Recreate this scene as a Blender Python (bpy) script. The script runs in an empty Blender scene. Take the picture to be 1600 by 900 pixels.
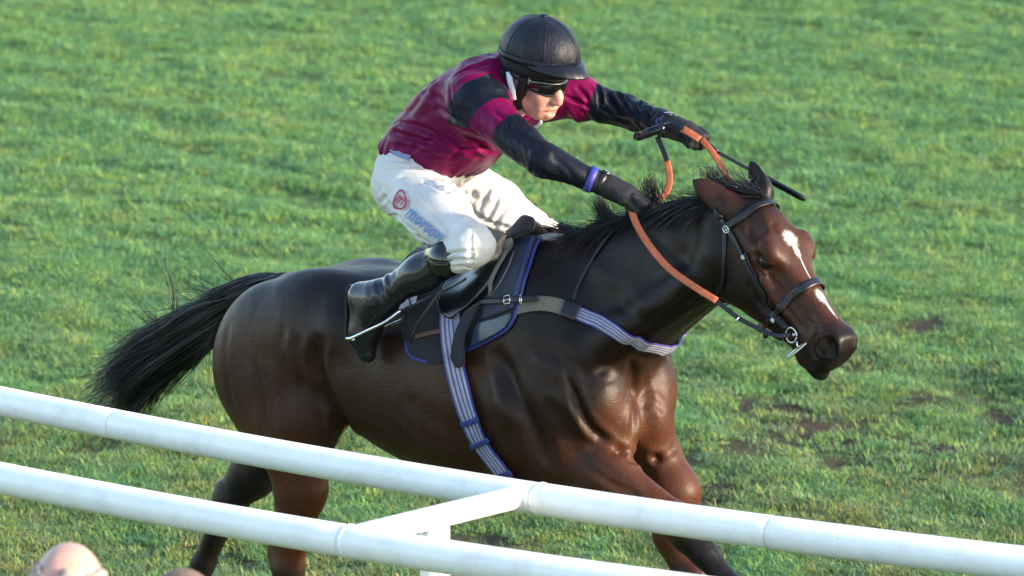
import bpy, math, random
import numpy as np
from mathutils import Vector, Matrix

# ------------------------------------------------------------------ camera, sky, sun
SC = bpy.context.scene
COL = SC.collection
PITCH = math.radians(10.0)
CAM_DIST = 17.0
AIM = np.array([0.0, 0.0, 1.43])
CAMP = AIM + CAM_DIST * np.array([0, -math.cos(PITCH), math.sin(PITCH)])
cam_d = bpy.data.cameras.new('camera')
cam = bpy.data.objects.new('camera', cam_d)
COL.objects.link(cam)
cam.location = CAMP
cam.rotation_euler = (math.pi / 2 - PITCH, 0, 0)
cam_d.sensor_width = 36.0
cam_d.lens = 36.0 * 8500 / 1600
cam_d.clip_end = 3000
cam_d.dof.use_dof = True
cam_d.dof.focus_distance = 16.9
cam_d.dof.aperture_fstop = 6.0
SC.camera = cam

SUN_EL, SUN_AZ = math.radians(17), math.radians(113)   # azimuth measured clockwise from +Y
world = bpy.data.worlds.new('World')
SC.world = world
world.use_nodes = True
wn = world.node_tree.nodes
sky = wn.new('ShaderNodeTexSky')
sky.sky_type = 'NISHITA'
sky.sun_disc = False
sky.sun_elevation = SUN_EL
sky.sun_rotation = SUN_AZ
wn['Background'].inputs[1].default_value = 0.15
world.node_tree.links.new(sky.outputs[0], wn['Background'].inputs[0])
sun_d = bpy.data.lights.new('sun', 'SUN')
sun_d.energy = 2.4
sun_d.angle = math.radians(1.5)
sun_d.color = (1.0, 0.84, 0.66)
sun = bpy.data.objects.new('sun', sun_d)
COL.objects.link(sun)
sdir = Vector((math.sin(SUN_AZ) * math.cos(SUN_EL), math.cos(SUN_AZ) * math.cos(SUN_EL), math.sin(SUN_EL)))
sun.rotation_euler = sdir.to_track_quat('Z', 'Y').to_euler()
SC.view_settings.view_transform = 'Standard'
SC.view_settings.look = 'None'
SC.view_settings.exposure = 1.9
SC.view_settings.gamma = 1.0
SC.render.engine = 'CYCLES'

rng = np.random.default_rng(11)
random.seed(5)

# ------------------------------------------------------------------ frames
# the horse runs along the rail: local x = heading, y = its left, z = up
YAW = math.radians(-39)
CA, SA = math.cos(YAW), math.sin(YAW)
CAM_F = np.array([0, math.cos(PITCH), -math.sin(PITCH)])
CAM_U = np.array([0, math.sin(PITCH), math.cos(PITCH)])
CAM_R = np.array([1.0, 0, 0])
def ray(px, py):
    return CAM_F + CAM_R * (px - 800) / 8500 - CAM_U * (py - 450) / 8500
def to_local(p):
    p = np.asarray(p, float)
    return np.stack([p[..., 0] * CA + p[..., 1] * SA, -p[..., 0] * SA + p[..., 1] * CA, p[..., 2]], -1)
def at(px, py, y=0.0):
    """survey helper: the horse-frame point seen at px,py that lies y metres left of the horse's mid-plane"""
    c, d = to_local(CAMP), to_local(ray(px, py))
    return c + d * ((y - c[1]) / d[1])
def on_level(px, py, z):
    d = ray(px, py)
    return CAMP + d * ((z - CAMP[2]) / d[2])

# ------------------------------------------------------------------ objects
def empty(name, loc=(0, 0, 0), rz=0.0):
    o = bpy.data.objects.new(name, None)
    o.empty_display_size = 0.1
    COL.objects.link(o)
    o.location = loc
    o.rotation_euler = (0, 0, rz)
    return o
def tag(o, label, cat, group=None):
    o['label'] = label
    o['category'] = cat
    if group: o['group'] = group
    return o
def mesh_np(name, V, F, smooth=True):
    me = bpy.data.meshes.new(name)
    V = np.asarray(V, np.float32)
    if isinstance(F, np.ndarray):
        n, k = F.shape
        me.vertices.add(len(V)); me.vertices.foreach_set('co', V.ravel())
        me.loops.add(n * k); me.loops.foreach_set('vertex_index', F.astype(np.int32).ravel())
        me.polygons.add(n)
        me.polygons.foreach_set('loop_start', np.arange(0, n * k, k, dtype=np.int32))
        me.update(calc_edges=True)
    else:
        me.from_pydata(V.tolist(), [], F)
        me.update()
    if smooth:
        me.polygons.foreach_set('use_smooth', np.ones(len(me.polygons), bool))
    me.validate()
    return me
def link(name, me, mat, parent=None, loc=None):
    o = bpy.data.objects.new(name, me)
    COL.objects.link(o)
    for m in (mat if isinstance(mat, (list, tuple)) else [mat]):
        if m: me.materials.append(m)
    if parent: o.parent = parent
    if loc is not None: o.location = loc
    return o
def base_of(parent):
    """horse-frame origin of a root placed by hroot()"""
    while parent is not None:
        if 'hx' in HB and parent.name in HB['hx']: return HB['hx'][parent.name]
        parent = parent.parent
    return np.zeros(3)
HB = {'hx': {}}
def hroot(name, base):
    b = np.asarray(base, float)
    w = (b[0] * CA - b[1] * SA, b[0] * SA + b[1] * CA, b[2])
    o = empty(name, w, YAW)
    HB['hx'][o.name] = b
    return o
def hobj(name, V, F, mat, parent, smooth=True):
    """mesh given in horse-frame coordinates, hung under a root (or a part of it)"""
    me = mesh_np(name, np.asarray(V, float) - base_of(parent), F, smooth)
    return link(name, me, mat, parent)

# ------------------------------------------------------------------ materials
def node_mat(name, rough=0.6, spec=0.5, **kw):
    m = bpy.data.materials.new(name)
    m.use_nodes = True
    nt = m.node_tree
    b = nt.nodes['Principled BSDF']
    b.inputs['Roughness'].default_value = rough
    b.inputs['Specular IOR Level'].default_value = spec
    for k, v in kw.items():
        b.inputs[k.replace('_', ' ')].default_value = v
    return m, nt, b
def N(nt, kind, **props):
    n = nt.nodes.new(kind)
    for k, v in props.items():
        if k.startswith('i_'): n.inputs[k[2:].replace('_', ' ')].default_value = v
        else: setattr(n, k, v)
    return n
def ramp(nt, fac, stops):
    r = nt.nodes.new('ShaderNodeValToRGB')
    e = r.color_ramp.elements
    while len(e) < len(stops): e.new(0.5)
    for el, (p, c) in zip(e, stops):
        el.position = p
        el.color = (*c, 1) if len(c) == 3 else c
    nt.links.new(fac, r.inputs[0])
    return r.outputs[0]
def coords(nt, scale=(1, 1, 1), kind='Object', rot=(0, 0, 0)):
    tc = N(nt, 'ShaderNodeTexCoord')
    mp = N(nt, 'ShaderNodeMapping')
    mp.inputs['Scale'].default_value = scale
    mp.inputs['Rotation'].default_value = rot
    nt.links.new(tc.outputs[kind], mp.inputs[0])
    return mp.outputs[0]
def noise(nt, vec, scale, detail=4, rough=0.55, dist=0.0):
    n = N(nt, 'ShaderNodeTexNoise')
    n.inputs['Scale'].default_value = scale
    n.inputs['Detail'].default_value = detail
    n.inputs['Roughness'].default_value = rough
    n.inputs['Distortion'].default_value = dist
    if vec is not None: nt.links.new(vec, n.inputs['Vector'])
    return n.outputs[0]
def mixc(nt, fac, a, b, blend='MIX'):
    m = N(nt, 'ShaderNodeMix', data_type='RGBA', blend_type=blend)
    for sock, v in ((m.inputs[0], fac), (m.inputs[6], a), (m.inputs[7], b)):
        if hasattr(v, 'is_output'): nt.links.new(v, sock)
        elif isinstance(v, (int, float)): sock.default_value = v
        else: sock.default_value = (*v, 1)
    return m.outputs[2]
def math_n(nt, op, a, b=None, c=None):
    m = N(nt, 'ShaderNodeMath', operation=op)
    for i, v in enumerate((a, b, c)):
        if v is None: continue
        if hasattr(v, 'is_output'): nt.links.new(v, m.inputs[i])
        else: m.inputs[i].default_value = v
    return m.outputs[0]
def bump(nt, bsdf, h, strength=0.3, dist=0.01):
    bn = N(nt, 'ShaderNodeBump')
    bn.inputs['Strength'].default_value = strength
    bn.inputs['Distance'].default_value = dist
    nt.links.new(h, bn.inputs['Height'])
    nt.links.new(bn.outputs[0], bsdf.inputs['Normal'])
    return bn
def simple(name, col, rough=0.6, spec=0.5, var=0.25, scale=30, bstr=0.0, bscale=200, stretch=(1, 1, 1), **kw):
    m, nt, b = node_mat(name, rough, spec, **kw)
    v = coords(nt, stretch)
    n = noise(nt, v, scale)
    lo = tuple(c * (1 - var) for c in col); hi = tuple(min(1, c * (1 + var)) for c in col)
    nt.links.new(ramp(nt, n, [(0.3, lo), (0.7, hi)]), b.inputs['Base Color'])
    if bstr:
        bump(nt, b, noise(nt, v, bscale, 3), bstr, 0.004)
    return m

# ------------------------------------------------------------------ implicit surfaces -> mesh
class Field:
    """smooth union of shapes sampled on a (possibly uneven) box grid, meshed with surface nets"""
    def __init__(self): self.prims = []
    def add(self, fn, lo, hi, k=0.03, op='u'):
        self.prims.append((fn, np.asarray(lo, float), np.asarray(hi, float), k, op)); return self
    # -- shapes (all numpy, P = (...,3))
    def ell(self, c, r, rot=None, k=0.03, op='u', mirror=False):
        c = np.asarray(c, float); r = np.asarray(r, float)
        M = np.eye(3) if rot is None else np.array(rot, float)
        def fn(P, c=c, r=r, M=M):
            q = (P - c) @ M.T
            k0 = np.sqrt(((q / r) ** 2).sum(-1)); k1 = np.sqrt(((q / (r * r)) ** 2).sum(-1)) + 1e-9
            return k0 * (k0 - 1) / k1
        ext = np.sqrt(((M.T * r) ** 2).sum(1)) if rot is not None else r
        self.add(fn, c - ext, c + ext, k, op)
        if mirror:
            Mm = np.diag([1, -1, 1.0])
            self.ell(c * [1, -1, 1], r, Mm @ M @ Mm if rot is not None else None, k, op)
        return self
    def cone(self, a, b, ra, rb, k=0.03, op='u', flat=None, mirror=False):
        """tapered capsule; flat=(axis, factor) squeezes it along an axis"""
        a = np.asarray(a, float); b = np.asarray(b, float)
        def fn(P, a=a, b=b, flat=flat):
            ab = b - a
            t = np.clip(((P - a) @ ab) / (ab @ ab), 0, 1)
            o = P - (a + t[..., None] * ab)
            if flat is not None:
                ax = np.asarray(flat[0], float); ax = ax / np.linalg.norm(ax)
                o = o + (o @ ax)[..., None] * ax * (1 / flat[1] - 1)
            d = np.sqrt((o * o).sum(-1)) - (ra + (rb - ra) * t)
            return d * (flat[1] if flat is not None else 1)
        m = max(ra, rb)
        self.add(fn, np.minimum(a, b) - m, np.maximum(a, b) + m, k, op)
        if mirror:
            f = None if flat is None else (np.asarray(flat[0], float) * [1, -1, 1], flat[1])
            self.cone(a * [1, -1, 1], b * [1, -1, 1], ra, rb, k, op, f)
        return self
    def chain(self, pts, k=0.03, flat=None, op='u', mirror=False, kk=None):
        for (p, r), (q, s) in zip(pts[:-1], pts[1:]):
            self.cone(p, q, r, s, k, op, flat, mirror)
        return self
    def loft(self, O, X, Z, st, k=0.03, op='u', p=2.0):
        """stations (s, ztop, zbottom, halfwidth, egg) along X from O, in the X-Z plane; egg>0 = wider below"""
        O = np.asarray(O, float); X = np.asarray(X, float); Z = np.asarray(Z, float)
        X = X / np.linalg.norm(X); Z = Z - X * (Z @ X); Z = Z / np.linalg.norm(Z); Y = np.cross(Z, X)
        st = np.asarray(st, float)
        S = np.linspace(st[0, 0], st[-1, 0], 120)
        T = [pchip(st[:, 0], st[:, i], S) for i in range(1, 5)]
        def fn(P):
            q = P - O
            s = q @ X; y = q @ Y; z = q @ Z
            sc = np.clip(s, S[0], S[-1])
            top, bot, hw, eg = (np.interp(sc, S, t) for t in T)
            zc = (top + bot) / 2; hh = (top - bot) / 2
            zn = (z - zc) / hh
            hw2 = hw * (1 - eg * np.clip(zn, -1.2, 1.2))
            r = (np.abs(y / hw2) ** p + np.abs(zn) ** p) ** (1 / p)
            d = (r - 1) * np.minimum(hw2, hh)
            e = np.maximum(np.abs(s - sc), 0)
            return np.where(e > 0, np.sqrt(np.maximum(d, 0) ** 2 + e ** 2) + np.minimum(d, 0) * (e == 0), d)
        m = np.array([max(st[:, 3].max() * 1.6, np.abs(st[:, 1:3]).max())] * 3)
        a, b = O + X * st[0, 0], O + X * st[-1, 0]
        return self.add(fn, np.minimum(a, b) - m, np.maximum(a, b) + m, k, op)
    # -- evaluation
    @staticmethod
    def comb(cur, d, k, op):
        if op == 'u':
            h = np.maximum(k - np.abs(cur - d), 0) / k
            return np.minimum(cur, d) - h * h * k * 0.25
        d = -d
        h = np.maximum(k - np.abs(cur - d), 0) / k
        return np.maximum(cur, d) + h * h * k * 0.25
    def bake(self, lo, hi, h, cap=0.1):
        """sample the field once so that straps and cloth can be fitted quickly"""
        ax = [axis(lo[i], hi[i], h) for i in range(3)]
        G = np.full([len(a) for a in ax], cap, np.float32)
        for fn, l, u, k, op in self.prims:
            m = k + cap
            ij = [(np.searchsorted(ax[i], l[i] - m), np.searchsorted(ax[i], u[i] + m)) for i in range(3)]
            if any(b_ <= a_ for a_, b_ in ij): continue
            P = np.stack(np.meshgrid(*[ax[i][ij[i][0]:ij[i][1]].astype(np.float32) for i in range(3)], indexing='ij'), -1)
            sl = tuple(slice(*q) for q in ij)
            G[sl] = self.comb(G[sl], fn(P), k, op)
        self.G, self.g0, self.gh, self.cap = np.clip(G, -cap, cap), np.array(lo, float), h, cap
        return self
    def value(self, P):
        P = np.asarray(P, float)
        if getattr(self, 'G', None) is not None:
            n = np.array(self.G.shape)
            q = (P - self.g0) / self.gh
            out = ((q < 0) | (q > n - 1.001)).any(-1)
            q = np.clip(q, 0, n - 1.001); i = q.astype(int); f = q - i
            G = self.G; v_ = 0
            for a in (0, 1):
                for c in (0, 1):
                    for d in (0, 1):
                        w = np.abs(1 - a - f[..., 0]) * np.abs(1 - c - f[..., 1]) * np.abs(1 - d - f[..., 2])
                        v_ = v_ + w * G[i[..., 0] + a, i[..., 1] + c, i[..., 2] + d]
            return np.where(out, self.cap, v_)
        cur = np.full(P.shape[:-1], 0.6)
        for fn, lo, hi, k, op in self.prims:
            cur = self.comb(cur, fn(P), k, op)
        return cur
    def grad(self, P, e=0.007):
        P = np.asarray(P, float)
        g = np.stack([self.value(P + np.eye(3)[i] * e) - self.value(P - np.eye(3)[i] * e) for i in range(3)], -1)
        return g / (np.linalg.norm(g, axis=-1, keepdims=True) + 1e-9)
    def project(self, P, off=0.0, it=6):
        """push points onto the surface (plus an offset)"""
        P = np.array(P, float)
        for _ in range(it):
            P = P - self.grad(P) * (self.value(P) - off)[..., None] * 0.9
        return P
    def cast(self, P, D, off=0.0, tmax=3.0):
        """first hit along a direction; a ray that only grazes ends at its closest approach"""
        P = np.array(P, float); D = np.asarray(D, float); D = D / np.linalg.norm(D, axis=-1, keepdims=True)
        t = np.zeros(P.shape[:-1]); best = np.full(t.shape, 9.0); bt = t.copy(); hit = np.zeros(t.shape, bool)
        for _ in range(150):
            d = self.value(P + D * t[..., None]) - off
            new = (d < best) & ~hit
            best = np.where(new, d, best); bt = np.where(new, t, bt)
            hit |= d < 0.001
            t = np.where(hit, t, np.minimum(t + np.clip(d * 0.8, 0.002, 0.08), tmax))
        Q = P + D * bt[..., None]
        if (~hit).any(): Q[~hit] = self.project(Q[~hit], off)
        return Q
    def mesh(self, xs, ys, zs):
        nx, ny, nz = len(xs), len(ys), len(zs)
        G = np.full((nx, ny, nz), 0.3, np.float32)
        for fn, lo, hi, k, op in self.prims:
            m = k + 0.02
            i0, i1 = np.searchsorted(xs, lo[0] - m), np.searchsorted(xs, hi[0] + m)
            j0, j1 = np.searchsorted(ys, lo[1] - m), np.searchsorted(ys, hi[1] + m)
            k0, k1 = np.searchsorted(zs, lo[2] - m), np.searchsorted(zs, hi[2] + m)
            if i1 <= i0 or j1 <= j0 or k1 <= k0: continue
            P = np.stack(np.meshgrid(xs[i0:i1], ys[j0:j1], zs[k0:k1], indexing='ij'), -1)
            sub = G[i0:i1, j0:j1, k0:k1]
            G[i0:i1, j0:j1, k0:k1] = self.comb(sub, fn(P), k, op)
        return surface_nets(G, xs, ys, zs)

def pchip(x, y, xi):
    h = np.diff(x); dl = np.diff(y) / h
    m = np.zeros_like(y)
    for i in range(1, len(x) - 1):
        if dl[i - 1] * dl[i] > 0:
            w1, w2 = 2 * h[i] + h[i - 1], h[i] + 2 * h[i - 1]
            m[i] = (w1 + w2) / (w1 / dl[i - 1] + w2 / dl[i])
    m[0], m[-1] = dl[0], dl[-1]
    j = np.clip(np.searchsorted(x, xi) - 1, 0, len(x) - 2)
    t = (xi - x[j]) / h[j]
    return (y[j] * (1 + 2 * t) * (1 - t) ** 2 + h[j] * m[j] * t * (1 - t) ** 2 + y[j + 1] * t * t * (3 - 2 * t) + h[j] * m[j + 1] * t * t * (t - 1))

def surface_nets(G, xs, ys, zs):
    nx, ny, nz = G.shape
    ins = G < 0
    c = np.zeros((nx - 1, ny - 1, nz - 1), np.int8)
    for a in (0, 1):
        for b in (0, 1):
            for d in (0, 1):
                c += ins[a:nx - 1 + a, b:ny - 1 + b, d:nz - 1 + d]
    act = (c > 0) & (c < 8)
    I = np.argwhere(act)
    idx = np.full(act.shape, -1, np.int64)
    idx[act] = np.arange(len(I))
    acc = np.zeros((len(I), 3)); cnt = np.zeros(len(I))
    corners = [(a, b, d) for a in (0, 1) for b in (0, 1) for d in (0, 1)]
    for p in corners:
        for ax in range(3):
            if p[ax]: continue
            q = list(p); q[ax] = 1
            g0 = G[I[:, 0] + p[0], I[:, 1] + p[1], I[:, 2] + p[2]]
            g1 = G[I[:, 0] + q[0], I[:, 1] + q[1], I[:, 2] + q[2]]
            cr = (g0 < 0) != (g1 < 0)
            t = np.where(cr, g0 / np.where(cr, g0 - g1, 1), 0)
            v = np.tile(np.array(p, float), (len(I), 1)); v[:, ax] = t
            acc[cr] += v[cr]; cnt[cr] += 1
    f = acc / cnt[:, None]
    V = np.stack([xs[I[:, 0]] + f[:, 0] * (xs[I[:, 0] + 1] - xs[I[:, 0]]),
                  ys[I[:, 1]] + f[:, 1] * (ys[I[:, 1] + 1] - ys[I[:, 1]]),
                  zs[I[:, 2]] + f[:, 2] * (zs[I[:, 2] + 1] - zs[I[:, 2]])], -1)
    Q = []
    for ax in range(3):
        s0 = [slice(1, n - 1) for n in (nx, ny, nz)]; s1 = list(s0)
        s0[ax] = slice(0, (nx, ny, nz)[ax] - 1); s1[ax] = slice(1, (nx, ny, nz)[ax])
        A, B = ins[tuple(s0)], ins[tuple(s1)]
        for flip, msk in ((False, A & ~B), (True, ~A & B)):
            e = np.argwhere(msk)
            e = e + np.array([0 if ax == i else 1 for i in range(3)])
            u, v = (ax + 1) % 3, (ax + 2) % 3
            du = np.eye(3, dtype=int)[u]; dv = np.eye(3, dtype=int)[v]
            ids = [idx[tuple((e - o).T)] for o in (du + dv, dv, 0 * du, du)]
            q = np.stack(ids, -1)
            Q.append(q[:, ::-1] if flip else q)
    Q = np.concatenate(Q)
    Q = Q[(Q >= 0).all(1)]
    return V, Q
def relax(V, Q, n=2, lam=0.5):
    """a few rounds of Laplacian smoothing"""
    E = np.concatenate([Q[:, [0, 1]], Q[:, [1, 2]], Q[:, [2, 3]], Q[:, [3, 0]]])
    for _ in range(n):
        S = np.zeros_like(V); c = np.zeros(len(V))
        for i in range(3):
            S[:, i] = np.bincount(E[:, 0], V[E[:, 1], i], len(V)) + np.bincount(E[:, 1], V[E[:, 0], i], len(V))
        c = np.bincount(E[:, 0], minlength=len(V)) + np.bincount(E[:, 1], minlength=len(V))
        V = V + lam * (S / c[:, None] - V)
    return V
def crease(V, P, depth, w, n=60):
    """signed push along the normal near a line on the surface: a groove with soft raised lips (depth<0 = ridge)"""
    P = resample(P, n)
    lo, hi = P.min(0) - 4 * w, P.max(0) + 4 * w
    k = np.where(((V > lo) & (V < hi)).all(1))[0]
    out = np.zeros(len(V))
    if len(k) == 0: return out
    D = np.sqrt(((V[k, None] - P[None]) ** 2).sum(-1)); j = D.argmin(1); d = D.min(1)
    fade = np.sin(np.clip(np.minimum(j, n - 1 - j) / (n * 0.22), 0, 1) * math.pi / 2)
    out[k] = fade * depth * (-np.exp(-(d / w) ** 2) + 0.35 * np.exp(-((d - 2.1 * w) / w) ** 2))
    return out
def axis(a, b, h): return np.arange(a, b + h, h)

# ------------------------------------------------------------------ swept shapes
def frames(P, up=(0, 0, 1)):
    P = np.asarray(P, float)
    T = np.gradient(P, axis=0); T /= np.linalg.norm(T, axis=1, keepdims=True)
    U = np.zeros_like(P); u = np.asarray(up, float)
    for i, t in enumerate(T):
        u = u - t * (u @ t); n = np.linalg.norm(u)
        if n < 1e-6: u = np.array([1.0, 0.3, 0.2]); u -= t * (u @ t); n = np.linalg.norm(u)
        u = u / n; U[i] = u
    return T, U, np.cross(T, U)
def sweep(P, r, n=10, up=(0, 0, 1), r2=None, caps=True):
    """tube through points; r (scalar or list) along 'up', r2 across"""
    P = np.asarray(P, float); T, U, W = frames(P, up)
    r = np.broadcast_to(np.asarray(r, float), (len(P),)); r2 = r if r2 is None else np.broadcast_to(np.asarray(r2, float), (len(P),))
    a = np.linspace(0, 2 * math.pi, n, endpoint=False)
    V = (P[:, None] + U[:, None] * (np.cos(a)[None, :, None] * r[:, None, None]) + W[:, None] * (np.sin(a)[None, :, None] * r2[:, None, None])).reshape(-1, 3)
    F = []
    for i in range(len(P) - 1):
        for j in range(n):
            F.append((i * n + j, i * n + (j + 1) % n, (i + 1) * n + (j + 1) % n, (i + 1) * n + j))
    if caps:
        F.append(tuple(range(n))[::-1]); F.append(tuple((len(P) - 1) * n + j for j in range(n)))
    return V, F
def resample(P, n):
    """smooth curve (Catmull-Rom) through points, n samples"""
    P = np.asarray(P, float)
    if len(P) == 2: return P[0] + (P[1] - P[0]) * np.linspace(0, 1, n)[:, None]
    Q = np.vstack([2 * P[0] - P[1], P, 2 * P[-1] - P[-2]])
    d = np.r_[0, np.cumsum(np.linalg.norm(np.diff(P, axis=0), axis=1))]
    out = []
    for s in np.linspace(0, d[-1], n):
        i = min(np.searchsorted(d, s, 'right') - 1, len(P) - 2)
        t = (s - d[i]) / (d[i + 1] - d[i])
        a, b, c, e = Q[i], Q[i + 1], Q[i + 2], Q[i + 3]
        out.append(0.5 * (2 * b + (c - a) * t + (2 * a - 5 * b + 4 * c - e) * t * t + (3 * b - a - 3 * c + e) * t ** 3))
    return np.array(out)
def merge(parts):
    V, F, o = [], [], 0
    for v, f in parts:
        V.append(np.asarray(v)); F += [tuple(i + o for i in q) for q in (f.tolist() if isinstance(f, np.ndarray) else f)]; o += len(v)
    return np.vstack(V), F
def box(c, s, M=None):
    c = np.asarray(c, float); h = np.asarray(s, float) / 2
    V = np.array([[x, y, z] for x in (-1, 1) for y in (-1, 1) for z in (-1, 1)]) * h
    if M is not None: V = V @ np.asarray(M, float)
    F = [(0, 1, 3, 2), (4, 6, 7, 5), (0, 4, 5, 1), (2, 3, 7, 6), (0, 2, 6, 4), (1, 5, 7, 3)]
    return V + c, F

# ================================================================== RAIL
m_rail, nt, b = node_mat('rail_plastic', 0.32, 0.5)
v = coords(nt)
n1 = noise(nt, v, 7, 6, 0.7)
n2 = noise(nt, v, 90, 2)
c1 = ramp(nt, n1, [(0.28, (0.66, 0.66, 0.63)), (0.5, (0.80, 0.81, 0.81)), (0.8, (0.85, 0.86, 0.86))])
specks = math_n(nt, 'GREATER_THAN', n2, 0.765)
nt.links.new(mixc(nt, math_n(nt, 'MULTIPLY', specks, 0.75), c1, (0.12, 0.11, 0.09)), b.inputs['Base Color'])
nt.links.new(ramp(nt, n1, [(0.3, (0.5,) * 3), (0.7, (0.28,) * 3)]), b.inputs['Roughness'])
m_bracket = simple('rail_bracket_paint', (0.84, 0.83, 0.78), 0.4, 0.5, 0.05, 12)

RAIL_Z = 1.10
far_px = [(-500, 515), (0, 628), (200, 667), (400, 704), (600, 739), (800, 772), (1000, 803), (1200, 831.5), (1400, 857.5), (1600, 881), (2100, 932)]
near_px = [(-500, 637), (0, 747.5), (200, 785.5), (400, 821.5), (545, 846), (800, 884.5), (1000, 913), (1200, 940), (1400, 964), (1600, 986), (2100, 1034)]
def rail_curve(px):
    P = np.array([on_level(x, y, RAIL_Z) for x, y in px])
    t = np.array([p[0] for p in px]) / 1000.0
    cx, cy = np.polyfit(t, P[:, 0], 3), np.polyfit(t, P[:, 1], 3)
    def f(q):   # fitted bend where it was surveyed, straight on beyond
        t = np.asarray(q, float) / 1000.0; tc = np.clip(t, -0.3, 1.9)
        return np.stack([np.polyval(c_, tc) + np.polyval(np.polyder(c_), tc) * (t - tc) for c_ in (cx, cy)] + [np.full(np.shape(q), RAIL_Z)], -1)
    return f
far_c, near_c = rail_curve(far_px), rail_curve(near_px)
RR = 0.0462
rail = empty('running_rail', (far_c(700)[0], far_c(700)[1], 0))
tag(rail, 'white plastic double running rail with two parallel pipes in front of the galloping horse', 'rail')
rb = np.array(rail.location)
def pipe(curve, a, b, flare, name='rail_pipe'):
    q = np.linspace(a, b, 26)
    P = curve(q)
    # ends slightly chamfered so that neighbouring lengths show a fine joint
    d0, d1 = (P[1] - P[0]) / np.linalg.norm(P[1] - P[0]), (P[-1] - P[-2]) / np.linalg.norm(P[-1] - P[-2])
    P = np.vstack([P[0], P[0] + d0 * 0.003, P[0] + d0 * 0.006, P[1:-1], P[-1] - d1 * 0.006, P[-1] - d1 * 0.003, P[-1]])
    R = np.r_[RR - 0.0028, RR - 0.0006, np.full(len(P) - 4, RR), RR - 0.0006, RR - 0.0028] + (0.0012 if flare else 0.0)
    if flare == 2:
        Vr, Fr = sweep(np.array([P[3] - d0 * 0.0 + d0 * t_ for t_ in (-0.005, -0.004, 0.004, 0.005)]) - (P[3] - P[0]) + d0 * 0.012 - rb, [RR, RR + 0.0026, RR + 0.0026, RR], 40)
        link('joint_ring', mesh_np('joint_ring', Vr, Fr), m_rail, rail)
    V, F = sweep(P - rb, R, 40)
    return link(name, mesh_np(name, V, F), m_rail, rail)
for a, b_, fl in ((-3600, -500.6, 0), (2100.6, 5200, 1), (-500, 182, 0), (182.6, 838, 0), (838.6, 1206, 2), (1206.6, 2100, 1)):
    pipe(far_c, a, b_, fl)
for a, b_, fl in ((-3600, -500.6, 0), (2100.6, 5200, 1), (-500, 538, 0), (538.6, 1330, 2), (1330.6, 2100, 1)):
    pipe(near_c, a, b_, fl)
def support(qf, qn, posts=True):
    """cross arm between the two pipes with a post under its middle"""
    a, c = far_c(qf), near_c(qn)
    d = (c - a) / np.linalg.norm(c - a)
    a2, c2 = a + d * 0.03 + [0, 0, 0.005], c - d * 0.02 + [0, 0, 0.012]
    P = resample([a2, (a2 + c2) / 2, c2], 9)
    T, U, W = frames(P)
    # rounded rectangular arm
    prof = []
    for i in range(20):
        t = 2 * math.pi * i / 20
        prof.append((np.sign(math.cos(t)) * abs(math.cos(t)) ** 0.45 * 0.030, np.sign(math.sin(t)) * abs(math.sin(t)) ** 0.45 * 0.027))
    V = np.array([P[i] + U[i] * pz + W[i] * py for i in range(len(P)) for pz, py in prof]) - rb
    F = [(i * 20 + j, i * 20 + (j + 1) % 20, (i + 1) * 20 + (j + 1) % 20, (i + 1) * 20 + j) for i in range(len(P) - 1) for j in range(20)]
    F += [tuple(range(20))[::-1], tuple((len(P) - 1) * 20 + j for j in range(20))]
    arm = link('cross_arm', mesh_np('cross_arm', V, F), m_bracket, rail)
    # dark seams where the arm's sleeve ends
    for q, s in ((0.07, 1), (0.93, -1)):
        p = a2 + (c2 - a2) * q
        Vs, Fs = box(p - rb + W[4] * 0.0275 + U[4] * 0.010, (0.045, 0.003, 0.004), np.array([T[4], W[4], U[4]]))
        link('seam', mesh_np('seam', Vs, Fs, False), m_seam, arm)
    if posts:
        p = a + (c - a) * 0.53
        V, F = sweep(np.array([[p[0], p[1], z] for z in (-0.05, 0.3, 0.6, 0.9, RAIL_Z - 0.02)]) - rb, 0.042, 28, (1, 0, 0))
        link('post', mesh_np('post', V, F), m_bracket, rail)
m_seam = simple('seam_dirt', (0.05, 0.05, 0.05), 0.8)
support(820, 548)
for qf, qn in ((-300, -570), (1900, 1660), (-1420, -1690), (-2540, -2810), (2980, 2760), (4060, 3860)):
    support(qf, qn)


# ================================================================== HORSE
H = Field()
TRUNK = [(-1.06, 1.27, 1.00, 0.12, 0.0), (-0.95, 1.355, 0.93, 0.20, 0.05), (-0.78, 1.405, 0.90, 0.255, 0.05),
         (-0.62, 1.432, 0.945, 0.262, 0.04), (-0.53, 1.437, 0.900, 0.262, 0.04), (-0.44, 1.440, 0.856, 0.266, 0.04), (-0.25, 1.462, 0.808, 0.280, 0.06),
         (-0.08, 1.500, 0.785, 0.288, 0.08), (0.06, 1.545, 0.795, 0.268, 0.14), (0.18, 1.568, 0.83, 0.235, 0.16),
         (0.32, 1.52, 0.90, 0.20, 0.10), (0.44, 1.38, 0.98, 0.16, 0.0)]
H.loft((0, 0, 0), (1, 0, 0), (0, 0, 1), TRUNK, 0.03, p=2.15)
# neck
NO, NX, NZ = np.array([0.25, 0, 1.30]), np.array([0.861, 0, 0.508]), np.array([-0.508, 0, 0.861])
NECK = [(-0.08, 0.25, -0.28, 0.20, 0.10), (0.08, 0.285, -0.242, 0.180, 0.20), (0.27, 0.258, -0.172, 0.132, 0.28), (0.43, 0.232, -0.142, 0.108, 0.30),
        (0.53, 0.210, -0.135, 0.097, 0.26), (0.68, 0.168, -0.128, 0.088, 0.18), (0.80, 0.108, -0.12, 0.076, 0.1)]
H.loft(NO, NX, NZ, NECK, 0.12)
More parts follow.
